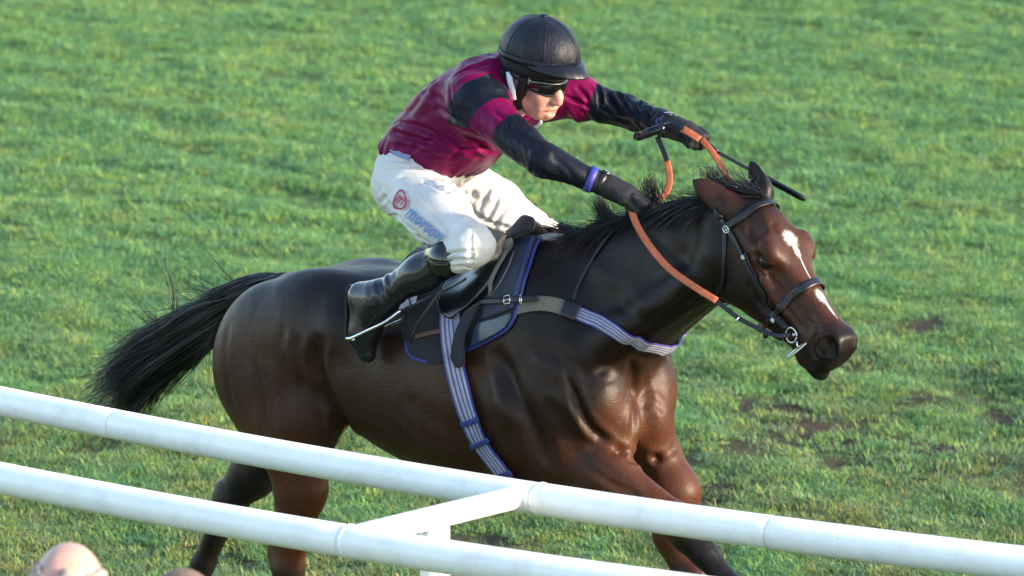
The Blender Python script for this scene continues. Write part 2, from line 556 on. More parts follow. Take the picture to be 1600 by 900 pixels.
# jugular groove and the muscle above it, both sides
def nk(s, y, z): return NO + NX * s + NZ * z + np.array([0, y, 0])
H.cone(nk(0.05, 0.15, -0.10), nk(0.62, 0.085, -0.055), 0.075, 0.05, 0.05, mirror=True)
H.cone(nk(0.18, 0.165, -0.165), nk(0.60, 0.10, -0.088), 0.018, 0.012, 0.035, 's', mirror=True)
# shoulder blade, arm, breast
H.ell((0.235, -0.155, 1.30), (0.12, 0.07, 0.21), [[0.84, 0, 0.54], [0, 1, 0], [-0.54, 0, 0.84]], 0.12, mirror=True)
H.ell((0.33, -0.165, 1.13), (0.16, 0.085, 0.15), None, 0.07, mirror=True)
H.ell((0.455, -0.125, 1.14), (0.075, 0.075, 0.10), None, 0.05, mirror=True)
H.ell((0.465, -0.075, 1.06), (0.085, 0.082, 0.105), None, 0.035, mirror=True)
H.cone((0.20, -0.175, 1.10), (0.16, -0.17, 0.93), 0.12, 0.075, 0.06, mirror=True)       # triceps
H.cone((0.56, 0, 1.20), (0.545, 0, 1.0), 0.018, 0.022, 0.04, 's')                       # groove of the breast
# quarters
H.ell((-0.70, -0.135, 1.24), (0.27, 0.135, 0.19), [[0.97, 0, 0.24], [0, 1, 0], [-0.24, 0, 0.97]], 0.06, mirror=True)
H.ell((-0.93, -0.135, 1.12), (0.175, 0.125, 0.24), [[0.96, 0, -0.28], [0, 1, 0], [0.28, 0, 0.96]], 0.06, mirror=True)
H.ell((-0.52, -0.175, 1.27), (0.07, 0.085, 0.085), None, 0.08, mirror=True)             # point of hip
# near hind
near_stifle = np.array([-0.665, -0.175, 0.93])
nh1 = at(470, 760, -0.155); nh2 = at(450, 868, -0.14)
H.ell((-0.80, -0.165, 0.97), (0.20, 0.105, 0.20), [[0.9, 0, -0.43], [0, 1, 0], [0.43, 0, 0.9]], 0.06)
H.ell((-0.67, -0.185, 0.955), (0.095, 0.085, 0.12), None, 0.05)
H.cone((-0.78, -0.165, 0.90), nh1, 0.125, 0.088, 0.05, flat=((0, 1, 0), 0.75))
H.cone(nh1, nh2, 0.088, 0.060, 0.04, flat=((0, 1, 0), 0.72))
H.cone(nh2 + [-0.045, 0, 0.05], nh2 + [-0.05, 0, 0.0], 0.028, 0.03, 0.03)
hc = nh2 + np.array([0.0, 0, -0.05])
H.chain([(hc, 0.055), (hc + [0.025, 0, -0.10], 0.040), (hc + [0.045, 0, -0.24], 0.034), (hc + [0.06, 0, -0.30], 0.040)], 0.03)
H.chain([(hc + [0.06, 0, -0.30], 0.038), (hc + [0.10, 0, -0.35], 0.035)], 0.02)
H.cone(hc + [0.105, 0, -0.355], hc + [0.125, 0, -0.365], 0.045, 0.055, 0.015)
# far hind, pushing off behind
fk = at(365, 772, 0.13); fc = at(318, 880, 0.13)
H.ell((-0.93, 0.16, 0.98), (0.15, 0.10, 0.19), [[0.9, 0, -0.43], [0, 1, 0], [0.43, 0, 0.9]], 0.06)
H.cone((-0.96, 0.16, 0.90), fk + (np.array([-0.96, 0.16, 0.9]) - fk) * 0.25, 0.105, 0.075, 0.05, flat=((0, 1, 0), 0.75))
H.cone((np.array([-0.96, 0.16, 0.9]) - fk) * 0.25 + fk, fk, 0.075, 0.062, 0.04, flat=((0, 1, 0), 0.72))
H.cone(fk + [-0.035, 0, 0.01], fk + [-0.055, 0, -0.03], 0.032, 0.03, 0.03)
H.chain([(fk + [-0.01, 0, -0.03], 0.054), (fk + (fc - fk) * 0.4, 0.042), (fc, 0.037), (fc + (fc - fk) * 0.25, 0.042)], 0.03)
fe = fc + (fc - fk) * 0.25
H.chain([(fe, 0.040), (fe + [0.03, 0, -0.07], 0.034)], 0.02)
H.cone(fe + [0.035, 0, -0.085], fe + [0.05, 0, -0.12], 0.042, 0.052, 0.015)
# near fore, reaching forward
kn = at(1058, 815, -0.10); kc = at(1130, 900, -0.09)
el = np.array([0.27, -0.165, 0.985])
H.cone(el, el + (kn - el) * 0.45, 0.125, 0.098, 0.05, flat=((0, 1, 0), 0.75))
H.cone(el + (kn - el) * 0.45, kn, 0.098, 0.054, 0.04, flat=((0, 1, 0), 0.85))
dcan = (kc - kn) / np.linalg.norm(kc - kn)
H.chain([(kn, 0.056), (kn + dcan * 0.06, 0.050), (kn + dcan * 0.13, 0.039), (kn + dcan * 0.28, 0.034), (kn + dcan * 0.33, 0.041)], 0.03)
pf = kn + dcan * 0.33
H.chain([(pf, 0.040), (pf + [0.03, 0, -0.09], 0.036)], 0.02)
H.cone(pf + [0.04, 0, -0.11], pf + [0.055, 0, -0.15], 0.045, 0.056, 0.015)
# far fore, nearly upright
fa, fb, fd = np.array([0.40, 0.13, 1.0]), at(1052, 770, 0.135), at(1052, 835, 0.13)
ff = at(1085, 905, 0.125)
H.cone(fa, fb, 0.115, 0.082, 0.05, flat=((0, 1, 0), 0.8))
H.cone(fb, fd, 0.082, 0.060, 0.04)
fdir = (ff - fd) / np.linalg.norm(ff - fd)
H.chain([(fd, 0.060), (ff, 0.055), (ff + fdir * 0.06, 0.04), (ff + fdir * 0.2, 0.034), (ff + fdir * 0.26, 0.042)], 0.03)
ft = ff + fdir * 0.26
H.chain([(ft, 0.040), (ft + [0.02, 0, -0.08], 0.036)], 0.02)
H.cone(ft + [0.025, 0, -0.10], ft + [0.035, 0, -0.13], 0.045, 0.056, 0.015)
# creases: breast to forearm, flank fold, thigh
# dock of the tail
H.chain([((-0.90, 0, 1.315), 0.06), ((-1.02, 0, 1.31), 0.045), ((-1.13, 0, 1.28), 0.033), ((-1.25, 0, 1.21), 0.022)], 0.04)

# head, turned ten degrees towards the rail
HT = math.radians(10)
HO = np.array([0.905 + 0.0415 * math.cos(HT), -0.0415 * math.sin(HT), 1.853])
HX = np.array([0.701 * math.cos(HT), -0.701 * math.sin(HT), -0.713]); HZ = np.array([0.713 * math.cos(HT), -0.713 * math.sin(HT), 0.701])
HY = np.array([math.sin(HT), math.cos(HT), 0])
def hd(s, y, z): return HO + HX * s + HY * y + HZ * z
HR = np.array([HX, HY, HZ])
HEAD = [(-0.01, -0.050, -0.19, 0.064, 0.0), (0.06, -0.008, -0.262, 0.082, -0.05), (0.13, 0.008, -0.300, 0.090, -0.14), (0.20, 0.008, -0.310, 0.092, -0.18),
        (0.27, 0.002, -0.292, 0.084, -0.16), (0.33, -0.006, -0.262, 0.073, -0.12), (0.40, -0.008, -0.228, 0.062, -0.06), (0.47, -0.006, -0.202, 0.055, 0.0),
        (0.53, 0.002, -0.186, 0.053, 0.04), (0.575, 0.004, -0.168, 0.050, 0.0), (0.598, -0.025, -0.135, 0.038, 0.0)]
H.loft(HO, HX, HZ, HEAD, 0.05, p=2.35)
for sg in (-1, 1):
    H.ell(hd(0.18, sg * 0.055, -0.200), (0.110, 0.042, 0.090), HR, 0.025)     # cheek
    H.cone(hd(0.03, sg * 0.06, -0.16), hd(0.10, sg * 0.07, -0.20), 0.05, 0.06, 0.05)
    H.ell(hd(0.208, sg * 0.078, -0.020), (0.052, 0.020, 0.022), HR, 0.05)     # brow
    H.ell(hd(0.135, sg * 0.076, -0.022), (0.040, 0.014, 0.020), HR, 0.04, 's')  # hollow above the eye
    H.cone(hd(0.285, sg * 0.084, -0.095), hd(0.40, sg * 0.060, -0.110), 0.013, 0.008, 0.025)  # facial crest
    H.cone(hd(0.31, sg * 0.092, -0.050), hd(0.46, sg * 0.066, -0.062), 0.015, 0.012, 0.05, 's')
    H.cone(hd(0.33, sg * 0.086, -0.165), hd(0.44, sg * 0.064, -0.140), 0.012, 0.010, 0.04, 's')
    H.ell(hd(0.241, sg * 0.098, -0.053), (0.030, 0.020, 0.023), HR, 0.014, 's')  # socket
    H.cone(hd(0.212, sg * 0.098, -0.034), hd(0.264, sg * 0.094, -0.036), 0.006, 0.006, 0.010)   # upper lid
    H.cone(hd(0.220, sg * 0.096, -0.073), hd(0.268, sg * 0.090, -0.072), 0.005, 0.005, 0.010)
    # muzzle
    H.ell(hd(0.562, sg * 0.036, -0.040), (0.044, 0.024, 0.034), HR, 0.025)    # nostril wing
H.ell(hd(0.580, 0, -0.092), (0.028, 0.042, 0.046), HR, 0.03)                  # upper lip
H.ell(hd(0.562, 0, -0.170), (0.048, 0.036, 0.026), HR, 0.022)                 # lower lip, chin
H.ell(hd(0.515, 0, -0.188), (0.035, 0.032, 0.022), HR, 0.02)
for sg in (-1, 1):
    H.ell(hd(0.580, sg * 0.060, -0.034), (0.036, 0.030, 0.021), np.array([HX * 0.83 - HZ * 0.56, HY, HX * 0.56 + HZ * 0.83]), 0.008, 's')   # nostril
    H.ell(hd(0.592, sg * 0.054, -0.050), (0.016, 0.022, 0.015), HR, 0.01, 's')
    H.chain([(hd(0.475, sg * 0.062, -0.130), 0.004), (hd(0.54, sg * 0.056, -0.136), 0.005), (hd(0.60, sg * 0.032, -0.138), 0.005), (hd(0.63, 0, -0.136), 0.006)], 0.014, op='s')
    # veins
    H.chain([(hd(0.33, sg * 0.078, -0.13), 0.004), (hd(0.38, sg * 0.067, -0.155), 0.004), (hd(0.44, sg * 0.058, -0.150), 0.003)], 0.012)
# ears
def ear(tip, base, wdir, wide, hollow, sgn):
    tip, base = np.asarray(tip), np.asarray(base)
    L = tip - base; n = np.cross(L, wdir); n /= np.linalg.norm(n)
    m1, m2 = base + L * 0.35, base + L * 0.7
    H.chain([(base, 0.030), (m1, wide), (m2, wide * 0.72), (tip, 0.006)], 0.012, flat=(n, 0.36))
    H.cone(base, base - L * 0.1, 0.034, 0.036, 0.03)
    H.chain([(base + L * 0.1 + n * hollow, 0.016), (m1 + n * hollow, wide * 0.62), (m2 + n * hollow * 0.9, wide * 0.42), (base + L * 0.9 + n * hollow * 0.7, 0.004)], 0.008, op='s', flat=(n, 0.45))
ear_n_tip, ear_n_base = at(1083, 281, -0.10), at(1140, 324, -0.062)
ear(ear_n_tip, ear_n_base, np.array([0.5, 0.0, -0.85]), 0.033, -0.018, 1)
ear_f_tip, ear_f_base = at(1173, 254, 0.075), at(1189, 296, 0.055)
ear(ear_f_tip, ear_f_base, np.array([1.0, -0.35, 0.35]), 0.030, -0.016, -1)

xs = np.r_[axis(-1.75, -1.0, 0.012)[:-1], axis(-0.99, 0.22, 0.0105)[:-1], axis(0.22, 0.66, 0.008)[:-1], axis(0.66, 1.40, 0.0055)]
xs = np.unique(np.round(xs, 5))
ys = np.r_[-axis(0.114, 0.40, 0.010)[::-1], axis(-0.11, 0.11, 0.0055), axis(0.116, 0.40, 0.010)]
ys = np.unique(np.round(ys, 5))
zs = np.unique(np.round(np.r_[axis(-0.02, 0.6, 0.013), axis(0.612, 1.26, 0.0085), axis(1.268, 1.96, 0.0065)], 5))
HV, HQ = H.mesh(xs, ys, zs)
HV = relax(HV, HQ, 3, 0.45)
H.bake((-1.15, -0.42, 0.70), (1.45, 0.42, 1.98), 0.011)
def cam_cast(field, pts, off=0.0):
    """points of a surface as seen at the surveyed pixels"""
    c = to_local(CAMP); D = np.array([to_local(ray(*p)) for p in pts])
    D /= np.linalg.norm(D, axis=1, keepdims=True)
    return field.cast(c + D * 15.0, D, off, 3.2)
def normals(V, Q):
    n = np.cross(V[Q[:, 2]] - V[Q[:, 0]], V[Q[:, 3]] - V[Q[:, 1]])
    S_ = np.zeros_like(V)
    for j in range(4):
        for i in range(3): S_[:, i] += np.bincount(Q[:, j], n[:, i], len(V))
    return S_ / (np.linalg.norm(S_, axis=1, keepdims=True) + 1e-12)
# muscle edges, skin folds and veins
HN = normals(HV, HQ)
LINES = [([(770, 540), (800, 605), (832, 665), (852, 735)], 0.020, 0.028), ([(880, 560), (905, 640), (933, 678), (969, 704), (1005, 732)], 0.016, 0.013),
         ([(985, 560), (990, 605), (992, 645), (985, 690)], 0.012, 0.014),
         ([(960, 700), (988, 718), (1026, 716), (1056, 698)], 0.014, 0.012), ([(1000, 640), (1018, 628), (1040, 645)], 0.004, 0.012), ([(1005, 560), (1018, 600), (1024, 640)], -0.004, 0.016),
         ([(900, 690), (960, 730), (1010, 762)], -0.005, 0.014), ([(905, 720), (960, 758), (1010, 780)], 0.005, 0.010), ([(850, 610), (890, 640), (925, 690)], -0.006, 0.022),
         ([(830, 540), (880, 560), (930, 600)], 0.006, 0.020), ([(860, 430), (850, 500), (870, 560)], 0.004, 0.03),
         ([(398, 560), (408, 622), (412, 652), (420, 690)], 0.009, 0.012), ([(425, 560), (436, 620), (446, 690)], -0.004, 0.02), ([(456, 510), (452, 546), (466, 590)], -0.006, 0.016), ([(470, 520), (470, 560), (480, 610)], 0.006, 0.016),
         ([(500, 520), (494, 570), (514, 622), (533, 652), (548, 690)], 0.022, 0.024), ([(520, 560), (540, 620), (570, 670)], -0.006, 0.03), ([(360, 500), (352, 560), (365, 640)], 0.005, 0.014),
         ([(440, 740), (450, 780), (450, 810)], 0.006, 0.012), ([(480, 740), (490, 770), (485, 800)], -0.006, 0.014),
         ([(620, 620), (680, 655), (740, 690)], 0.004, 0.03), ([(600, 640), (660, 690), (720, 715)], -0.003, 0.012),
         ([(1010, 360), (1060, 400), (1100, 440)], 0.006, 0.026), ([(960, 470), (1010, 500), (1060, 490)], 0.006, 0.022), ([(1055, 470), (1075, 455), (1095, 470), (1085, 485)], 0.004, 0.010), ([(905, 400), (960, 440), (1010, 450)], -0.004, 0.03),
         ([(1198, 428), (1215, 445), (1228, 462)], 0.004, 0.006), ([(1168, 440), (1185, 470), (1205, 495)], 0.005, 0.010), ([(1235, 480), (1252, 500), (1262, 520)], -0.004, 0.006), ([(1218, 470), (1240, 492), (1250, 510)], 0.004, 0.007),
         ([(1284, 514), (1270, 532), (1272, 556), (1290, 570)], 0.005, 0.006), ([(1296, 520), (1278, 530), (1278, 550), (1294, 563)], -0.007, 0.005), ([(1300, 568), (1318, 566), (1332, 552)], 0.004, 0.005), ([(1262, 556), (1284, 572), (1306, 578)], 0.005, 0.004), ([(1258, 500), (1275, 508), (1284, 512)], 0.003, 0.006), ([(1170, 350), (1178, 372), (1182, 388)], 0.005, 0.012), ([(1205, 345), (1212, 365)], 0.004, 0.010)]
push = np.zeros(len(HV))
for pts, dp, wd in LINES: push += crease(HV, cam_cast(H, pts), dp, wd)
HV = HV + HN * push[:, None]

horse = hroot('horse', (0, 0, 0))
tag(horse, 'dark bay racehorse galloping to the right with white star and stripe on its face', 'horse')

# coat: dark bay, blacker along the topline, neck and lower legs, redder on breast, arms and face
def sstep(a, b, x):
    t = np.clip((x - a) / (b - a), 0, 1); return t * t * (3 - 2 * t)
def vnoise(P, sc, seed=0):
    r = np.random.default_rng(seed); out = np.zeros(len(P))
    for i in range(7):
        k = r.normal(size=3); k /= np.linalg.norm(k)
        out += np.sin(P @ k * sc * r.uniform(0.6, 1.7) + r.uniform(0, 6.3))
    return out / 3.0
X, Y, Z = HV.T
s_h = (HV - HO) @ HX; z_h = (HV - HO) @ HZ
isneck = sstep(0.30, 0.55, X) * sstep(1.18, 1.36, Z)
ishead = sstep(0.06, 0.16, s_h) * sstep(0.80, 0.92, X)
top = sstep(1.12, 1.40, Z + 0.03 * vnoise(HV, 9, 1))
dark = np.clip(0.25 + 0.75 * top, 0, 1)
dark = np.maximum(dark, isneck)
shoulder = sstep(0.0, 0.2, X) * sstep(0.95, 1.15, Z)
dark = np.maximum(dark, 0.75 * shoulder)
red = sstep(0.44, 0.52, X) * sstep(1.25, 1.10, Z) * sstep(-0.26, -0.10, Y)       # breast
red = np.maximum(red, 0.75 * sstep(-0.55, -0.75, X) * sstep(1.15, 0.80, Z))      # thighs
red = np.maximum(red, 0.45 * sstep(-0.98, -1.10, X) * sstep(1.3, 1.1, Z))
red = np.maximum(red, 0.5 * sstep(0.25, 0.4, X) * sstep(1.05, 0.95, Z) * (Y < 0))
red = np.maximum(red, 1.0 * sstep(0.3, 0.4, X) * sstep(1.1, 1.0, Z) * (Y > 0.03))
face = ishead * sstep(-0.155, -0.095, z_h)
red = np.maximum(red, 0.15 * face)
dark = dark * (1 - face * 0.9) * (1 - red * 0.85)
dark = np.maximum(dark, ishead * (1 - sstep(-0.155, -0.095, z_h)) * 0.9)
muz = 0.95*sstep(0.505, 0.572, s_h + 0.02 * vnoise(HV, 40, 3)) * (X > 1.0)
muz = np.maximum(muz, ishead * sstep(0.43, 0.5, s_h) * sstep(-0.10, -0.14, z_h))
blk = np.maximum(muz, 0)
blk = np.maximum(blk, sstep(0.50, 0.40, Z) * (X < 0) * (Y < 0))
blk = np.maximum(blk, sstep(-0.98, -1.06, X) * sstep(0.86, 0.72, Z) * (Y > 0.03))
blk = np.maximum(blk, sstep(0.0, 0.12, (HV - kn) @ dcan + 0.02) * (Y < 0.0) * (Z < 1.0) * (X > 0.5))
blk = np.maximum(blk, sstep(0.66, 0.56, Z) * (X > 0) * (Y > 0))
blk = np.maximum(blk, sstep(0.02, -0.02, np.linalg.norm((HV - ear_n_tip), axis=1) - 0.05) * (X < 0.86))
blk = np.maximum(blk, (X > 0.7) * (X < 0.95) * (Z > 1.78) * sstep(0.0, 0.03, Y))
blk = np.maximum(blk, sstep(-0.95, -1.02, X) * sstep(0.085, 0.06, np.abs(Y)) * (Z > 1.22))
def seg_d(P, a, c):
    t = np.clip((P - a) @ (c - a) / ((c - a) @ (c - a)), 0, 1)[:, None]; return np.linalg.norm(P - a - t * (c - a), axis=1)
earb = sstep(0.055, 0.035, seg_d(HV, ear_n_base, ear_n_base + (ear_n_tip - ear_n_base) * 0.75))
red = np.maximum(red, 0.05 * earb); dark = dark * (1 - 0.65 * earb); blk = blk * (1 - earb)
c_brown, c_dark, c_red, c_blk = (np.array(c) for c in ((0.037, 0.0128, 0.0064), (0.0055, 0.0034, 0.0034), (0.058, 0.0190, 0.0082), (0.0034, 0.0032, 0.0038)))
lf = lambda a, b, t: a + (b - a) * t[:, None]
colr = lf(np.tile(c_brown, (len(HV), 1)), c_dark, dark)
colr = lf(colr, c_red, red)
colr *= (1 + 0.12 * vnoise(HV, 14, 5))[:, None]
colr = lf(colr, c_blk, np.clip(blk, 0, 1))
nos = np.minimum(np.linalg.norm(HV - hd(0.582, -0.048, -0.036), axis=1), np.linalg.norm(HV - hd(0.582, 0.048, -0.036), axis=1))
colr = lf(colr, c_blk * 0.5, sstep(0.028, 0.018, nos))
body = hobj('body', HV, HQ, None, horse)
ca = body.data.color_attributes.new('coat', 'FLOAT_COLOR', 'POINT')
ca.data.foreach_set('color', np.c_[np.clip(colr, 0.003, 1), np.ones(len(HV))].astype(np.float32).ravel())

m_coat, nt, b = node_mat('bay_coat', 0.48, 0.17)
at_n = N(nt, 'ShaderNodeAttribute', attribute_name='coat')
v = coords(nt)
vs = coords(nt, (60, 260, 190), rot=(0, 0.5, 0))
fine = noise(nt, vs, 1.0, 3, 0.6)
mott = noise(nt, v, 22, 4, 0.6)
col = mixc(nt, 1.0, at_n.outputs[0], ramp(nt, fine, [(0.25, (0.6,) * 3), (0.75, (1.4,) * 3)]), 'MULTIPLY')
col = mixc(nt, 1.0, col, ramp(nt, mott, [(0.3, (0.85,) * 3), (0.7, (1.15,) * 3)]), 'MULTIPLY')
# white star, stripe and snip down the face, ragged edges, in the head's own axes
tc = N(nt, 'ShaderNodeTexCoord')
def dotp(vec, dv, off):
    d = N(nt, 'ShaderNodeVectorMath', operation='DOT_PRODUCT')
    nt.links.new(vec, d.inputs[0]); d.inputs[1].default_value = dv
    return math_n(nt, 'SUBTRACT', d.outputs['Value'], off)
S_ = dotp(tc.outputs['Object'], tuple(HX), float(HO @ HX))
Z_ = dotp(tc.outputs['Object'], tuple(HZ), float(HO @ HZ))
Y_ = dotp(tc.outputs['Object'], tuple(HY), float(HO @ HY))
fr = math_n(nt, 'MULTIPLY', math_n(nt, 'SUBTRACT', noise(nt, coords(nt, (1, 1, 1)), 130, 6, 0.85), 0.5), 2.0)
def blob(s0, y0, rs, ry):
    a = math_n(nt, 'POWER', math_n(nt, 'DIVIDE', math_n(nt, 'SUBTRACT', S_, s0), rs), 2.0)
    c = math_n(nt, 'POWER', math_n(nt, 'DIVIDE', math_n(nt, 'SUBTRACT', Y_, y0), ry), 2.0)
    r = math_n(nt, 'ADD', math_n(nt, 'SQRT', math_n(nt, 'ADD', a, c)), fr)
    mr = N(nt, 'ShaderNodeMapRange'); mr.inputs[1].default_value = 1.15; mr.inputs[2].default_value = 0.55
    nt.links.new(r, mr.inputs[0]); return mr.outputs[0]
MARKS = [(0.212, 0.0, 0.031, 0.026), (0.250, 0.0, 0.034, 0.011), (0.310, 0.0, 0.058, 0.0026), (0.418, 0.0, 0.028, 0.016), (0.458, 0.004, 0.046, 0.006)]
wm = None
for mk in MARKS:
    q = blob(*mk)
    wm = q if wm is None else math_n(nt, 'MAXIMUM', wm, q)
front = N(nt, 'ShaderNodeMapRange'); front.inputs[1].default_value = -0.045; front.inputs[2].default_value = -0.03
nt.links.new(Z_, front.inputs[0])
wm = math_n(nt, 'MULTIPLY', wm, front.outputs[0])
col = mixc(nt, math_n(nt, 'MULTIPLY', wm, 0.86), col, (0.44, 0.42, 0.41))
nt.links.new(col, b.inputs['Base Color'])
nt.links.new(ramp(nt, mott, [(0.3, (0.44,) * 3), (0.7, (0.60,) * 3)]), b.inputs['Roughness'])
b.inputs['Coat Weight'].default_value = 0.16
b.inputs['Coat Roughness'].default_value = 0.27
b.inputs['Specular Tint'].default_value = (1.0, 0.86, 0.78, 1)
b.inputs['Sheen Roughness'].default_value = 0.4
b.inputs['Sheen Tint'].default_value = (0.55, 0.6, 0.8, 1)
wr = noise(nt, coords(nt, (1.6, 1, 0.7)), 11, 3, 0.45, 0.6)
wr2 = noise(nt, coords(nt, (1.0, 1, 1.9)), 30, 5, 0.62, 1.2)
hsum = math_n(nt, 'ADD', math_n(nt, 'MULTIPLY', fine, 0.45), math_n(nt, 'ADD', math_n(nt, 'MULTIPLY', wr, 1.2), math_n(nt, 'MULTIPLY', wr2, 0.45)))
bn_ = bump(nt, b, hsum, 0.26, 0.010)
nt.links.new(bn_.outputs[0], b.inputs['Coat Normal'])
body.data.materials.append(m_coat)

# eyes
m_eye, nt, b = node_mat('horse_eye', 0.10, 0.3)
b.inputs['Base Color'].default_value = (0.006, 0.004, 0.004, 1)

def ball(c, r, M=None, n=16, m=10):
    V = []; F = []
    for i in range(m + 1):
        t = math.pi * i / m
        for j in range(n):
            a = 2 * math.pi * j / n
            V.append((math.sin(t) * math.cos(a), math.sin(t) * math.sin(a), math.cos(t)))
    for i in range(m):
        for j in range(n):
            F.append((i * n + j, (i + 1) * n + j, (i + 1) * n + (j + 1) % n, i * n + (j + 1) % n))
    V = np.array(V) * np.asarray(r, float)
    if M is not None: V = V @ np.asarray(M, float)
    return V + np.asarray(c, float), F
for sg in (-1, 1):
    V, F = ball(hd(0.241, sg * 0.076, -0.054), (0.026, 0.0225, 0.022), HR, 20, 14)
    hobj('eye', V, F, m_eye, horse)

# ------------------------------------------------------------------ hair
m_hair, nt, b = node_mat('black_horsehair', 0.42, 0.5)
nt.links.new(ramp(nt, noise(nt, coords(nt, (40, 40, 40)), 1.0), [(0.3, (0.004, 0.004, 0.005)), (0.7, (0.014, 0.012, 0.012))]), b.inputs['Base Color'])
def strands(curves, w0, w1, seed=0):
    """each strand is a slim three-sided tapering lock"""
    r = np.random.default_rng(seed)
    V, F, o = [], [], 0
    for P in curves:
        n = len(P)
        T, U, W = frames(P, r.normal(size=3))
        wd = w0 + (w1 - w0) * np.linspace(0, 1, n) ** 1.5
        for i in range(n):
            for j in range(3):
                a = 2.0944 * j
                V.append(P[i] + (U[i] * math.cos(a) + W[i] * math.sin(a)) * wd[i])
        for i in range(n - 1):
            for j in range(3):
                F.append((o + i * 3 + j, o + i * 3 + (j + 1) % 3, o + (i + 1) * 3 + (j + 1) % 3, o + (i + 1) * 3 + j))
        o += n * 3
    return np.array(V), np.array(F)
r = np.random.default_rng(3)
# tail: streams out level behind the dock, then falls away to the left
spine = np.array([at(465, 446, 0), at(405, 462, 0.0), at(338, 492, 0.01), at(278, 530, 0.02), at(225, 565, 0.03), at(185, 612, 0.04), at(152, 645, 0.05)])
tail = []
S = resample(spine, 40)
guides = []
for g_ in range(70):
    ph = r.uniform(0, 2 * math.pi); rad = math.sqrt(r.random())
    guides.append((math.cos(ph) * rad, math.sin(ph) * rad, r.normal(size=(3, 3)) * 0.016, r.uniform(2, 6, 3), r.uniform(0, 6, 3), r.uniform(0.70, 1.0), r.beta(1.2, 2.2) * 0.5))
for i in range(2600):
    gy_, gz_, wob, fq, fp, gl_, t0 = guides[r.integers(0, 70)]
    L = gl_ * r.uniform(0.8, 1.05)
    i0 = int(np.clip(t0 + r.normal() * 0.05, 0, 0.6) * 22)
    idx = np.linspace(i0, i0 + (39 - i0) * L, 15)
    q = np.linspace(0, 1, 15)
    P = np.stack([np.interp(idx, np.arange(40), S[:, k]) for k in range(3)], -1)
    prof = np.interp(idx / 39, [0, 0.15, 0.45, 0.75, 1.0], [0.034, 0.048, 0.070, 0.068, 0.085])
    oy, oz = gy_ + r.normal() * 0.10, gz_ + r.normal() * 0.10
    P[:, 1] += prof * oy * 0.8
    P += np.array([-0.45, 0, 0.89]) * (prof * oz)[:, None]
    if gz_ < -0.4: P[:, 2] -= q ** 2 * 0.07
    for m_ in range(3): P += (np.sin(q * fq[m_] + fp[m_]) * q)[:, None] * wob[m_]
    P += (q ** 2)[:, None] * r.normal(size=3) * 0.014
    tail.append(P)
for i in range(260):   # stray ends that break up the outline
    gy_, gz_, wob, fq, fp, gl_, t0 = guides[r.integers(0, 70)]
    k0 = r.uniform(8, 30); idx = np.linspace(k0, min(39, k0 + r.uniform(6, 14)), 11); q = np.linspace(0, 1, 11)
    P = np.stack([np.interp(idx, np.arange(40), S[:, k]) for k in range(3)], -1)
    P[:, 1] += gy_ * 0.06; P += np.array([-0.45, 0, 0.89]) * gz_ * 0.075
    dv = np.array([-r.uniform(0.02, 0.09), r.normal() * 0.03, r.normal() * 0.05 + 0.02])
    tail.append(P + (q ** 1.6)[:, None] * dv + (np.sin(q * r.uniform(3, 7)) * q)[:, None] * r.normal(size=3) * 0.012)
# loose hanging lock close to the buttock, and flyaways on top
for i in range(170):
    a = at(r.uniform(335, 395), r.uniform(455, 500), r.uniform(-0.04, 0.03)); L = r.uniform(0.08, 0.30)
    q = np.linspace(0, 1, 10)[:, None]
    P = a + np.array([-0.01 + r.normal() * 0.05, r.normal() * 0.03, -L]) * q + np.array([-0.05, 0, 0]) * np.sin(q * 2.5) * r.uniform(-0.4, 1)
    tail.append(P)
for i in range(40):
    k = r.integers(6, 24); S = resample(spine, 30); a = S[k] + [r.normal() * 0.01, 0, 0.05]
    q = np.linspace(0, 1, 10)[:, None]; L = r.uniform(0.08, 0.22)
    P = a + np.array([-0.9, 0, r.uniform(-0.3, 0.55)]) * L * q + np.array([0, 0, -0.05]) * q ** 2 * r.uniform(-1, 1.5)
    tail.append(P)
for i in range(7):
    a = at(274 + r.normal() * 4, 492, 0.02); q = np.linspace(0, 1, 12)[:, None]
    P = a + (at(246 + r.normal() * 7, 405 + r.normal() * 9, 0.02) - a) * q + np.array([0.03, 0, 0]) * np.sin(q * 3.14) * r.uniform(0.2, 1)
    tail.append(P)
for i in range(700):
    t_ = r.uniform(0, 1); a = np.array([-0.955 - 0.24 * t_, r.normal() * 0.03, 1.39 - 0.07 * t_])
    a = H.project(a[None], 0.002)[0] if t_ < 0.75 else a + [0, 0, -0.06]
    L = r.uniform(0.10, 0.22); q = np.linspace(0, 1, 9)[:, None]
    tail.append(a + np.array([-0.95, r.normal() * 0.12, -0.10]) * L * q + np.array([0, 0, -0.10]) * q ** 2 * L * 3)
V, F = strands(tail, 0.0017, 0.0004, 1)
hobj('tail_hair', V, F, m_hair, horse)

